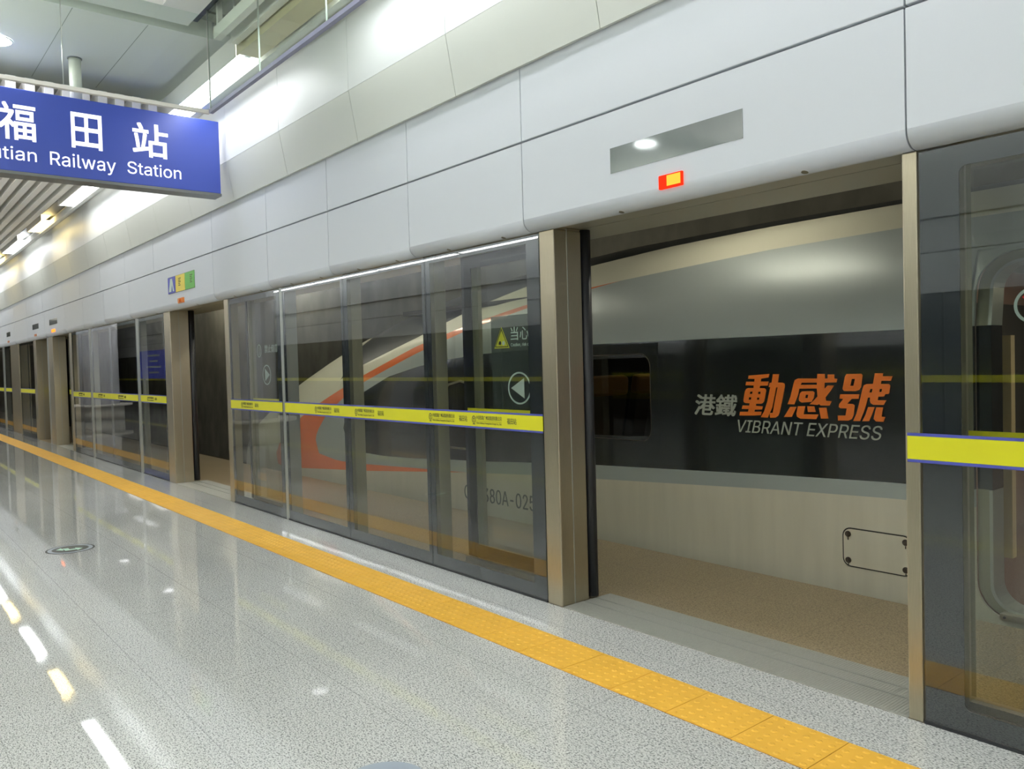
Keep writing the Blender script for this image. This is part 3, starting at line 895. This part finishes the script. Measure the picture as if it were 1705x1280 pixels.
def levels(x):
    zt, zb = lerp(x, TOP), lerp(x, BOT)
    L = [zb, lerp(x, L_OL_B), lerp(x, L_OL_T), lerp(x, L_BB), lerp(x, L_BT), lerp(x, L_OU_B), lerp(x, L_OU_T), lerp(x, L_CREAM), zt]
    if x < -12.72:
        mid = min(.17, zt - .08)
        L[1] = L[2] = L[3] = L[4] = L[5] = L[6] = max(mid, zb + .1)
    elif x < -10.86:
        mid = .50 if x > -11.5 else L[1] + .5 * (L[6] - L[1])
        mid = min(max(mid, L[1]), L[6])
        L[2] = L[3] = L[4] = L[5] = mid
    elif x < -9.9:
        mid = min(max(.72, L[2]), L[5])
        L[3] = L[4] = mid
    L[7] = min(L[7], zt - .015) if x > -12 else zt - .015 - .0 * x
    if x < -10.15: L[7] = zt - .02
    for i in range(1, 9): L[i] = max(L[i], L[i - 1])
    for i in range(7, 0, -1): L[i] = min(L[i], L[8])
    return L
NSUB = [6, 3, 3, 8, 3, 6, 4, 6]
RM = [0, 1, 2, 3, 2, 1, 4, 5]     # white, orange, silver, black, silver, orange, cream, roof
BM = ['train_white', 'train_orange', 'train_silver', 'train_black', 'train_silver', 'train_orange', 'train_cream', 'train_roof']
TM = ['train_white', 'train_orange', 'train_silver', 'train_black', 'train_cream', 'train_roof', 'void_dark']
def column(x):
    L = levels(x); W = halfw(x); zt = L[8]; z0 = zshoulder(x)
    pts = []
    for k in range(8):
        n = NSUB[k]
        for i in range(n):
            z = L[k] + (L[k + 1] - L[k]) * i / n
            if k == 7:
                # the roof: even steps of angle from the cream edge to the ridge
                y0 = ysec(x, L[7]); y = y0 + (YC - y0) * i / n
                r = 1 - (max(0, (YC - y) / W)) ** NP
                z = z0 + (zt - z0) * max(r, 0) ** (1 / NP) if i else L[7]
                pts.append((y, z))
            else:
                pts.append((ysec(x, z), z))
    pts.append((YC, zt))
    return pts
body = MB()
cols = [column(x) for x in XS]
npt = len(cols[0])
for x, c_ in zip(XS, cols):
    body.v += [(x, y, z) for y, z in c_]
region = []
for k in range(8): region += [RM[k]] * NSUB[k]
near_n = len(body.v)
for x, c_ in zip(XS, cols):
    body.v += [(x, 2 * YC - y, z) for y, z in c_]
for i in range(len(XS) - 1):
    xm = .5 * (XS[i] + XS[i + 1])
    for j in range(npt - 1):
        a, b2, c2, d = i * npt + j, (i + 1) * npt + j, (i + 1) * npt + j + 1, i * npt + j + 1
        P = [body.v[q] for q in (a, b2, c2, d)]
        zm = sum(p[2] for p in P) / 4
        h0, h1 = abs(P[3][2] - P[0][2]) + abs(P[3][1] - P[0][1]), abs(P[2][2] - P[1][2]) + abs(P[2][1] - P[1][1])
        if h0 < 1e-4 and h1 < 1e-4: 
            continue
        hole = (WX0 < xm < WX1 and WZ0 < zm < WZ1 and region[j] == 3) or (DX0 - .13 < xm < DX1 + .13 and zm < 2.22 and zm > -.14)
        if not hole:
            body.f.append((a, b2, c2, d)); body.mi.append(region[j]); body.sm.append(True)
        N_ = near_n
        body.f.append((N_ + d, N_ + c2, N_ + b2, N_ + a)); body.mi.append(region[j]); body.sm.append(True)
nc = [k for k in range(npt)]
body.f.append(tuple(nc + [near_n + k for k in reversed(nc[:-1])])); body.mi.append(0); body.sm.append(False)
tb = body.build('body', TM, train, fix=False)
# inside lining so that the car is not an empty shell
q = MB()
q.box(-8.6, -2.75, 8.2, 8.25, -.9, 2.2); q.box(-8.6, -2.75, 5.25, 8.2, -.1, 0.0); q.box(-8.6, -2.75, 5.3, 8.2, 2.15, 2.2)
q.build('saloon_lining', 'void_dark', train)
# window: flat surround, pane, fine rim
q = MB()
q.prism([[(WX0 - .08, WZ0 - .10), (WX1 + .08, WZ0 - .10), (WX1 + .08, WZ1 + .085), (WX0 - .08, WZ1 + .085)], rrect(WX0, WX1, WZ0, WZ1, .11)[::-1]], facing_y(5.0775), 0, .012)
wf = q.build('window_surround', 'train_black', train)
q = MB(); q.prism([rrect(WX0 - .0, WX1 + .0, WZ0 - .0, WZ1 + .0, .112), rrect(WX0 + .007, WX1 - .007, WZ0 + .007, WZ1 - .007, .106)[::-1]], facing_y(5.075), 0, .012)
q.build('window_rim', 'bolt_dark', wf)
q = MB(); q.prism([rrect(WX0 + .003, WX1 - .003, WZ0 + .003, WZ1 - .003, .11)], facing_y(5.086), 0, .008)
q.build('window_pane', 'dark_window', wf)
# driver's side window, set in the black band
q = MB(); o_ = [(-7.50, .62), (-6.93, .62), (-6.93, 1.34), (-7.12, 1.37), (-7.34, 1.33), (-7.46, 1.22)]
i_ = [(-7.48, .64), (-6.95, .64), (-6.95, 1.32), (-7.12, 1.35), (-7.33, 1.31), (-7.44, 1.21)]
q.prism([o_, i_[::-1]], facing_y(5.068), 0, .02)
q.build('cab_window_frame', 'stainless_dark', train)
# lettering on the side, flat decals
dz = 5.0735
def decal(name, keys, m, bold=None):
    q = MB()
    for poly in GLYPHS[keys]:
        q.prism([[(a / 1000, b_ / 1000) for a, b_ in r] for r in poly], facing_y(dz), 0, .004)
    return q.build(name, m, train)
for k in ('dong', 'gan', 'hao'): decal('orange_lettering', k, 'letter_orange')
text_mesh('grey_lettering', '港鐵', 'letter_grey', train, facing_y(dz), (-3.984, -3.597, 1.102, 1.26), .004, bold=.015, shear=.16)
text_mesh('grey_lettering', 'VIBRANT EXPRESS', 'letter_grey', train, facing_y(dz), (-3.59, -2.505, .985, 1.078), .004, shear=.25)
text_mesh('car_number', 'CRH380A-025', 'letter_dark', train, facing_y(dz), (-7.09, -5.93, .095, .245), .004)
# access cover with rounded corners and four bolts
q = MB(); q.prism([rrect(-2.785, -2.325, .135, .395, .055), rrect(-2.777, -2.333, .143, .387, .05)[::-1]], facing_y(5.076), 0, .006)
q2 = MB(); q2.prism([rrect(-2.777, -2.333, .143, .387, .05)], facing_y(5.0745), 0, .008)
cov = q2.build('access_cover', 'train_white', train)
q.build('cover_seam', 'seam_dark', cov)
for cx in (-2.745, -2.367):
    for cz in (.178, .352):
        q = MB(); q.cyl((cx, 5.076, cz), (0, -1, 0), .02, .006, 18); q.cyl((cx, 5.070, cz), (0, -1, 0), .011, .003, 6)
        q.build('bolt', 'bolt_dark', cov)
        q = MB(); q.box(cx - .003, cx + .003, 5.072, 5.0745, cz - .04, cz - .022); q.build('bolt_mark', 'seam_dark', cov)
# passenger door: flat plate cut by a rounded opening, recessed jamb, room behind it
pl_o = [(DX0 - .16, -.17), (DX1 + .16, -.17), (DX1 + .16, 2.25), (DX0 - .16, 2.25)]
hole1 = rrect(DX0 - .075, DX1 + .075, DZ0 - .04, DZ1 + .06, .20, 8)
hole2 = rrect(DX0, DX1, DZ0, DZ1, .15, 8)
def cut(za, zb, m, nm, outer=None, inner=None, yf=5.079, dd=.02, par=None):
    """one livery strip of the plate around the door opening"""
    q = MB()
    def clip(poly, z, up):
        out = []
        for i in range(len(poly)):
            p, r = poly[i], poly[(i + 1) % len(poly)]
            ip, ir = (p[1] >= z) == up or p[1] == z, (r[1] >= z) == up or r[1] == z
            if ip: out.append(p)
            if ip != ir:
                t = (z - p[1]) / (r[1] - p[1]); out.append((p[0] + (r[0] - p[0]) * t, z))
        return out
    xm = .5 * (DX0 + DX1)
    h = inner or hole1
    L_ = [p for p in h if p[0] <= xm]; 
    # left half: outer rectangle minus the left half of the hole, then mirrored
    top = max(p[1] for p in h); bot = min(p[1] for p in h)
    left_pts = sorted(L_, key=lambda p: 0)
    arc_ = [p for p in h if p[0] <= xm]
    # walk the hole from top middle down the left side to bottom middle
    ups = sorted([p for p in arc_], key=lambda p: (-p[1], -p[0]))
    tl = [p for p in ups if p[1] > (top + bot) / 2]; bl = [p for p in ups if p[1] <= (top + bot) / 2]
    tl = sorted(tl, key=lambda p: -p[0]); bl = sorted(bl, key=lambda p: p[0])
    if outer is None:
        head = [(xm, 2.25), (DX0 - .16, 2.25), (DX0 - .16, -.17), (xm, -.17)]
    else:
        oh = [p for p in outer if p[0] <= xm]; ot = max(p[1] for p in oh); ob = min(p[1] for p in oh); om = .5 * (ot + ob)
        head = [(xm, ot)] + sorted([p for p in oh if p[1] > om], key=lambda p: -p[0]) + sorted([p for p in oh if p[1] <= om], key=lambda p: p[0]) + [(xm, ob)]
    poly = head + [(xm, bot)] + bl[::-1] + tl[::-1] + [(xm, top)]
    poly = clip(clip(poly, za, True), zb, False)
    ok = []
    for p in poly:
        if not ok or (abs(p[0] - ok[-1][0]) + abs(p[1] - ok[-1][1])) > 1e-5: ok.append(p)
    q.prism([ok], facing_y(yf), 0, dd)
    q.prism([[(2 * xm - a, b_) for a, b_ in ok][::-1]], facing_y(yf), 0, dd)
    return q.build(nm, m, par or train)
cut(-.17, .625, 'train_white', 'door_surround')
cut(.625, .73, 'train_silver', 'door_surround')
cut(.73, 1.688, 'train_black', 'door_surround')
cut(1.688, 2.25, 'train_silver', 'door_surround')
for za, zb, m1, m2 in ((-.2, .73, 'jamb_olive', 'jamb_silver'), (.73, 1.688, 'train_black', 'train_black'), (1.688, 2.3, 'jamb_olive', 'jamb_silver')):
    jb = cut(za, zb, m1, 'door_jamb', hole1, hole2, 5.115, .02)
    cut(za, zb, m2, 'door_rim', rrect(DX0 - .006, DX1 + .006, DZ0 - .006, DZ1 + .006, .155, 8), rrect(DX0 + .012, DX1 - .012, DZ0 + .012, DZ1 - .012, .14, 8), 5.10, .16, jb)
q = MB(); q.box(DX0 + .06, DX1 - .05, 5.05, 5.12, -.005, .032); s_ = q.build('door_step', 'stainless', train)
for xx in (DX0 + .085, DX1 - .085):
    q = MB(); q.cyl((xx, 5.05, .014), (0, -1, 0), .008, .003, 12); q.build('screw', 'bolt_dark', s_)
q = MB(); q.box(-2.7, .4, 5.30, 8.6, -.06, .02); q.build('vestibule_floor', 'vestibule_floor', train)
q = MB(); q.box(-2.72, -2.66, 5.45, 8.4, .021, 2.20); q.box(-2.7, .4, 8.35, 8.4, .021, 2.20); q.build('vestibule_wall', 'vestibule_pink', train)
q = MB(); q.box(-2.659, -2.64, 5.46, 8.34, .62, 1.92); q.box(-2.6, .39, 8.33, 8.349, .62, 1.92); q.build('vestibule_dark_panel', 'seat_grey', train)
q = MB(); q.box(-2.7, .4, 5.45, 8.4, 2.201, 2.24); q.build('vestibule_ceiling', 'ceiling_grey', train)
q = MB(); q.box(-1.955, -1.875, 5.40, 5.46, .28, 1.63); q.build('partition_panel', 'vestibule_beige', train)
q = MB(); q.cyl((-1.885, 5.24, .10), (0, 0, 1), .012, 1.9, 12); q.build('grab_rail', 'pole_cream', train)
q = MB(); q.box(-2.0, -.3, 6.2, 7.2, 2.185, 2.2); q.build('vestibule_fill', 'vestibule_fill_glow', train)  # glowing panel added to brighten the room behind the door
q = MB(); q.box(-7.8, -3.2, 6.7, 6.8, 2.13, 2.149); q.build('saloon_fill', 'saloon_fill', train)  # glowing strip added so that the seats show in the window

# the plate, jamb and rim follow the curve of the side
for o in bpy.data.objects:
    if o.name.split('.')[0] in ('door_surround', 'door_jamb', 'door_rim'):
        for v in o.data.vertices:
            v.co.y += ysec(0.0, v.co.z) - 5.08
for k, x in enumerate((-26.0, -31.0, -20.0)):  # unseen tubes added to brighten the bare concrete
    t = thing('tunnel_fill_light', (x, 8.4, 4.4), 'added tube light beyond the train that brightens the tunnel wall, out of view', 'light', 'added tube lights by the tunnel wall')
    q = MB(); q.box(x - .75, x + .75, 8.30, 8.45, 4.45, 4.50); q.box(x - .78, x + .78, 8.28, 8.30, 4.22, 4.50); q.box(x - .80, x - .78, 8.28, 8.45, 4.22, 4.50); q.box(x + .78, x + .80, 8.28, 8.45, 4.22, 4.50); q.build('housing', 'sign_frame', t)  # the hood keeps the added tube out of floor reflections
    q = MB(); q.cyl((x - .7, 8.4, 4.40), (1, 0, 0), .03, 1.4, 12); q.build('tube', 'tunnel_fill_tube', t)
    q = MB(); q.box(x - .02, x + .02, 8.38, 8.42, 4.50, 4.999); q.build('hanger', 'sign_frame', t)

def seat(x, y, label):
    t = thing('passenger_chair', (x, y, 0.0), label, 'chair', 'seats inside the train window')
    q = MB()
    q.prism([[(x - .30, .42), (x + .22, .42), (x + .26, .56), (x - .28, .54)]], lambda a, b_, d: (a, y - .26 + d, b_), 0, .52)
    q.build('cushion', 'seat_grey', t, bevel=.03)
    q = MB()
    q.prism([[(x + .14, .50), (x + .27, .48), (x + .40, 1.22), (x + .30, 1.24)]], lambda a, b_, d: (a, y - .26 + d, b_), 0, .52)
    q.build('backrest', 'seat_grey', t, bevel=.03)
    q = MB()
    q.prism([[(x + .29, 1.20), (x + .41, 1.18), (x + .43, 1.38), (x + .33, 1.40)]], lambda a, b_, d: (a, y - .27 + d, b_), 0, .54)
    q.build('headrest_cover', 'seat_tan', t, bevel=.04)
    q = MB(); q.box(x - .2, x + .2, y - .2, y + .2, 0.001, .42); q.build('seat_base', 'void_dark', t)
    for s in (-1, 1):
        q = MB(); q.box(x - .18, x + .26, y + s * .29 - .025, y + s * .29 + .025, .56, .64); q.build('armrest', 'seat_grey', t, bevel=.01)
    return t
seat(-5.10, 5.75, 'seat with tan headrest cover nearest the glass, right half of the train window')
seat(-5.95, 5.75, 'seat with tan headrest cover nearest the glass, left half of the train window')
seat(-5.10, 6.42, 'seat with tan headrest cover in the second file behind the train window')
seat(-5.95, 6.42, 'seat in the second file at the left of the train window')

# right leaf: round no-leaning sign
ring = MB()
F3 = facing_y(YL + .0125)
ring.prism([disc2(-1.19, 1.722, .075, 36), disc2(-1.19, 1.722, .063, 36)[::-1]], F3, 0, .0015)
ro = ring.build('no_leaning_sign', 'decal_pale', [o for o in bpy.data.objects if o.name.startswith('sliding_door_leaf')][1])
ring = MB(); ring.prism([[(-1.235, 1.757), (-1.222, 1.768), (-1.143, 1.687), (-1.156, 1.676)]], facing_y(YL + .0108), 0, .0014)
ring.build('red_bar', 'decal_red', ro)

# ================================================================== HANGING SIGN
SX = -8.70
sign = thing('hanging_sign', (SX - .12, 1.87, 4.20), 'long blue hanging sign with white station name in Chinese and English', 'sign')
q = MB(); q.box(SX - .20, SX, .60, 3.14, 3.435, 4.198); q.build('sign_box', 'sign_blue', sign, bevel=.006)
q = MB(); q.box(SX - .205, SX + .004, .595, 3.145, 3.406, 3.434); q.build('bottom_rail', 'sign_frame', sign)
FS = facing_x(SX + .003)
for ch, ya, yb in (('福', 1.125, 1.42), ('田', 1.724, 1.986), ('站', 2.273, 2.607)):
    text_mesh('sign_lettering', ch, 'sign_letter', sign, FS, (ya, yb, 3.728, 4.058), .004, bold=.014)
for wd, ya, yb, zb in (('Futian', .964, 1.42, 3.538), ('Railway', 1.531, 2.105, 3.497), ('Station', 2.212, 2.731, 3.536)):
    text_mesh('sign_lettering', wd, 'sign_letter', sign, FS, (ya, yb, zb, 3.66), .004)
q = MB(); q.cyl((SX - .12, 1.80, 4.19), (0, 0, 1), .055, .43, 20); q.build('pole', 'pole_cream', sign)
q = MB(); q.cyl((SX - .12, 1.80, 4.612), (0, 0, 1), .066, .008, 20); q.build('pole_collar', 'sign_frame', sign)

# ================================================================== SMOKE CURTAIN (hanging glass)
XS_, YS_, ZS_ = -7.13, 2.50, 3.776
cu = thing('glass_smoke_curtain', (XS_, 1.0, ZS_), 'hanging glass barrier across the platform in front of the blue sign', 'glass barrier')
yy = [YS_, 1.37, .24, -.89, -2.02, -3.15, -4.28, -5.09]
for ya, yb in zip(yy[1:], yy[:-1]):
    q = MB(); q.box(XS_ - .010, XS_, ya + .003, yb - .003, ZS_ + .03, 4.619); q.build('pane', 'smoke_glass', cu)
for ya in yy[1:-1]:
    q = MB(); q.box(XS_ - .011, XS_ + .001, ya - .0028, ya + .0028, ZS_ + .03, 4.619); q.build('joint', 'jamb_silver', cu)
q = MB(); q.box(XS_ - .03, XS_ + .012, -5.09, YS_, ZS_, ZS_ + .03); q.build('bottom_rail', 'slat_grey', cu)
cu2 = thing('glass_smoke_curtain', (-2, YS_, ZS_), 'hanging glass barrier with violet-grey bottom rail running along the platform above the screens', 'glass barrier')
xx = [XS_ + .014, -6.02, -4.90, -3.78, -2.66, -1.54, -.42, .7, 1.82]
for xa, xb in zip(xx[:-1], xx[1:]):
    q = MB(); q.box(xa + .003, xb - .003, YS_, YS_ + .010, ZS_ + .03, 4.66); q.build('pane', 'smoke_glass', cu2)
for xa in xx[:-1]:
    q = MB(); q.box(xa - .0028, xa + .0028, YS_ - .001, YS_ + .011, ZS_ + .03, 4.66); q.build('joint', 'jamb_silver', cu2)
q = MB(); q.box(XS_ + .014, 1.82, YS_ - .012, YS_ + .022, ZS_, ZS_ + .03); q.build('bottom_rail', 'band_rail', cu2)

# ================================================================== LIGHTS OF THE PLACE, ADDED FILL LIGHTS
def trough(xa, xb, m, label, lit=True):
    t = thing('trough_light', ((xa + xb) / 2, 2.88, 4.36), label, 'light', 'linear lights in the trough along the wall')
    q = MB(); q.box(xa, xb, 2.772, 2.985, 4.50, 4.53); q.box(xa, xb, 2.762, 2.771, 4.34, 4.53); q.build('housing', 'slat_grey' if lit else 'beige_reflector', t)
    q = MB(); q.box(xa + .02, xb - .02, 2.775, 2.965, 4.352, 4.362); q.build('diffuser', m, t)
    return t
trough(-5.6, 2.5, 'tube_white', 'lit white trough light over the near doorway, at the top picture edge')
trough(-7.15, -5.62, 'beige_reflector', 'unlit trough light with beige reflector above the violet-grey rail', False)
trough(-12.3, -7.18, 'tube_white', 'long lit trough light behind the corner of the hanging glass')
trough(-15.2, -12.5, 'tube_white', 'lit white trough light just below the blue sign')
trough(-18.3, -16.8, 'tube_warm', 'short yellowish trough light second below the blue sign')
trough(-21.8, -19.5, 'tube_white', 'lit white trough light third below the blue sign')
trough(-24.6, -23.0, 'tube_warm', 'yellowish trough light at the left picture edge')
trough(-32.0, -25.2, 'tube_white', 'farthest lit trough light at the left picture edge')
q = MB()
for xa, xb in ((-16.78, -15.22), (-19.48, -18.32), (-22.98, -21.82), (-25.18, -24.62)):
    q.box(xa, xb, 2.775, 2.985, 4.45, 4.50)
struct(q.build('trim_trough_gaps', 'sign_frame'))
# pale channels next to the trough
for ya, yb, lab in ((2.53, 2.59, 'left pale metal channel beside the beige reflector above the hanging glass'), (2.68, 2.74, 'right pale metal channel beside the beige reflector above the hanging glass')):
    q = MB(); q.box(-7.05, 2.4, ya, yb, 4.40, 4.50)
    q.box(-7.0, -6.96, ya + .01, yb - .01, 4.50, 4.799); q.box(-3.0, -2.96, ya + .01, yb - .01, 4.50, 4.799)
    tag(q.build('cable_channel', 'slat_grey'), lab, 'channel', 'pale channels by the trough')
def downlight(x, y, z, label, r=.155):
    t = thing('downlight', (x, y, z), label, 'light', 'round ceiling downlights')
    q = MB(); q.prism([disc2(x, y, r, 32), disc2(x, y, r - .015, 32)[::-1]], facing_up(z - .006), 0, .006); q.build('rim', 'ceiling_white', t)
    q = MB(); q.cyl((x, y, z - .004), (0, 0, 1), r - .016, .003, 32); q.build('lamp_face', 'down_light', t)
downlight(-7.78, -2.26, 4.62, 'round ceiling downlight mirrored in the dark display window')
downlight(-8.72, 1.12, 4.62, 'round white downlight at the left picture edge above the blue sign')
for k, (x, y) in enumerate(((-4.6, 1.0), (-.8, 1.0), (-4.6, -1.6), (-.8, -1.6), (3.0, -1.6))):
    downlight(x, y, 4.76, 'round ceiling downlight over the platform behind the viewer')
for k in range(5):
    downlight(-13.6 - 4.54 * k, .43, 4.34, 'round downlight between the far ceiling slats, seen in reflections', .17)
def pendant(x, y, z, zc):  # unseen pendants, added to brighten the ceiling and the platform
    t = thing('fill_pendant', (x, y, z), 'long added fill light over the far half of the platform, out of view', 'light', 'added fill lights out of view')
    q = MB(); q.box(x - 1.2, x + 1.2, y - .16, y + .16, z, z + .09); q.build('frame', 'slat_grey', t)
    q = MB(); q.box(x - 1.17, x + 1.17, y - .13, y + .13, z - .006, z - .0005); q.build('diffuser', 'fill_down', t)
    q = MB(); q.box(x - 1.17, x + 1.17, y - .13, y + .13, z + .0905, z + .096); q.build('up_diffuser', 'fill_up', t)
    for s in (-1, 1):
        q = MB(); q.cyl((x + s, y, z + .09), (0, 0, 1), .006, zc - z - .09, 8); q.build('hanger', 'sign_frame', t)
for x in (3.4, .4, -2.6, -5.6):
    pendant(x, -.7, 3.5, 4.76); pendant(x, -3.4, 4.1, 4.76)
for x in range(-9, -48, -4):
    pendant(x, -.7, 3.5, 4.62 if x > -9.5 else 4.34); pendant(x, -3.4, 4.1, 4.62 if x > -9.5 else 4.34)
q = MB()
for xa in (-31.5, -27.6, -23.7, -19.8, -15.9):
    q.box(xa, xa + 3.7, -4.75, -4.60, 4.20, 4.21)
tag(q.build('trough_light', 'tube_white'), 'line of trough lights along the far side of the platform, seen as a reflection', 'light')
for k, (x, hl, ty) in enumerate(((-13.4, .8, 4.6), (-11.2, .8, 4.6), (-9.0, .8, 4.6), (-7.0, .5, 4.6), (-3.68, .45, 4.85), (1.0, .45, 4.6))):  # the extra tubes by the nose are added to brighten it
    t = thing('trackside_light', (x, ty, 3.2), 'tube light over the track hidden above the door header', 'light', 'tube lights over the track')
    q = MB(); q.box(x - hl - .05, x + hl + .05, ty - .1, ty + .1, 3.24, 3.30); q.build('housing', 'sign_frame', t)
    q = MB(); q.cyl((x - hl, ty, 3.20), (1, 0, 0), .036, 2 * hl, 12); q.build('tube', 'track_tube', t)
    q = MB(); q.box(x - .3, x + .3, 4.052, ty - .1, 3.26, 3.28); q.build('bracket', 'sign_frame', t)

# ================================================================== FLOOR STICKERS, COLUMN, BOARD
st = thing('floor_sticker', (-8.02, 1.44, 0), 'round dark floor sticker with a pale green double arrow', 'floor sticker', 'round floor stickers')
U = facing_up
q = MB(); q.prism([disc2(-8.02, 1.44, .195, 40)], U(.0012), 0, .001); q.build('rim', 'decal_black', st)
q = MB(); q.prism([disc2(-8.02, 1.44, .178, 40)], U(.0020), 0, .0008); q.build('pale_ring', 'sticker_grey', st)
q = MB(); q.prism([disc2(-8.02, 1.44, .145, 40)], U(.0028), 0, .0008); q.build('dark_disc', 'sticker_black', st)
ar = [(-.10, -.02), (-.05, -.075), (-.05, -.04), (.0, -.04), (.0, .02), (.05, .02), (.05, -.015), (.10, .04), (.05, .095), (.05, .06), (-.04, .06), (-.04, 0.0), (-.05, 0.0), (-.05, .035)]
q = MB(); q.prism([[(-8.02 + b_ * 1.05, 1.43 + a * 1.0) for a, b_ in ar]], U(.0036), 0, .0008); q.build('green_arrow', 'sticker_green', st)
st2 = thing('floor_sticker', (-2.62, 1.47, 0), 'round grey-blue floor sticker cut by the bottom picture edge', 'floor sticker', 'round floor stickers')
q = MB(); q.prism([disc2(-2.62, 1.47, .165, 40)], U(.0012), 0, .001); q.build('rim', 'sticker_grey', st2)
q = MB(); q.prism([disc2(-2.62, 1.47, .10, 40)], U(.0020), 0, .0008); q.build('dark_disc', 'sticker_black', st2)

def pillar(x, y, label, number=False):
    t = thing('platform_column', (x, y, 0), label, 'column', 'white columns of the platform')
    q = MB(); q.cyl((x, y, .0), (0, 0, 1), .62, 4.33, 40); q.build('shaft', 'column_white', t)
    q = MB(); q.cyl((x, y, .0), (0, 0, 1), .64, .16, 40); q.build('skirting', 'stainless', t)
    q = MB(); q.cyl((x, y, .45), (0, 0, 1), 1.0, .06, 40); q.cyl((x, y, 0), (0, 0, 1), .75, .45, 40); q.build('ring_bench', 'slat_grey', t)
    if number:
        text_mesh('number', 'C084', 'print_dark', t, lambda a, b_, d: (x - a, y + math.sqrt(max(.0, .632 ** 2 - a * a)) - d, b_), (-.22, .22, 1.58, 1.70), .004, bold=.01)
pillar(-16.7, .4, 'white platform column with a number, seen only as a reflection in the glass', True)
pillar(-29.8, .4, 'white platform column far down, seen only as a reflection in the glass')
q = MB(); q.box(-25.6, -22.8, .05, .17, 1.35, 2.15)
bo = thing('information_board', (-24.2, .11, 0), 'blue information board on posts, seen only as a reflection', 'sign')
q.build('board', 'board_blue', bo)
for xx_ in (-25.4, -23.0):
    q = MB(); q.cyl((xx_, .11, 0), (0, 0, 1), .03, 1.35, 12); q.build('post', 'sign_frame', bo)
q = MB()
for r, w_ in enumerate((.6, .4, .7, .5)):
    q.box(-24.2 - w_, -24.2 + w_, .1701, .173, 1.98 - .16 * r, 2.03 - .16 * r)
q.build('white_lines', 'decal_pale', bo)
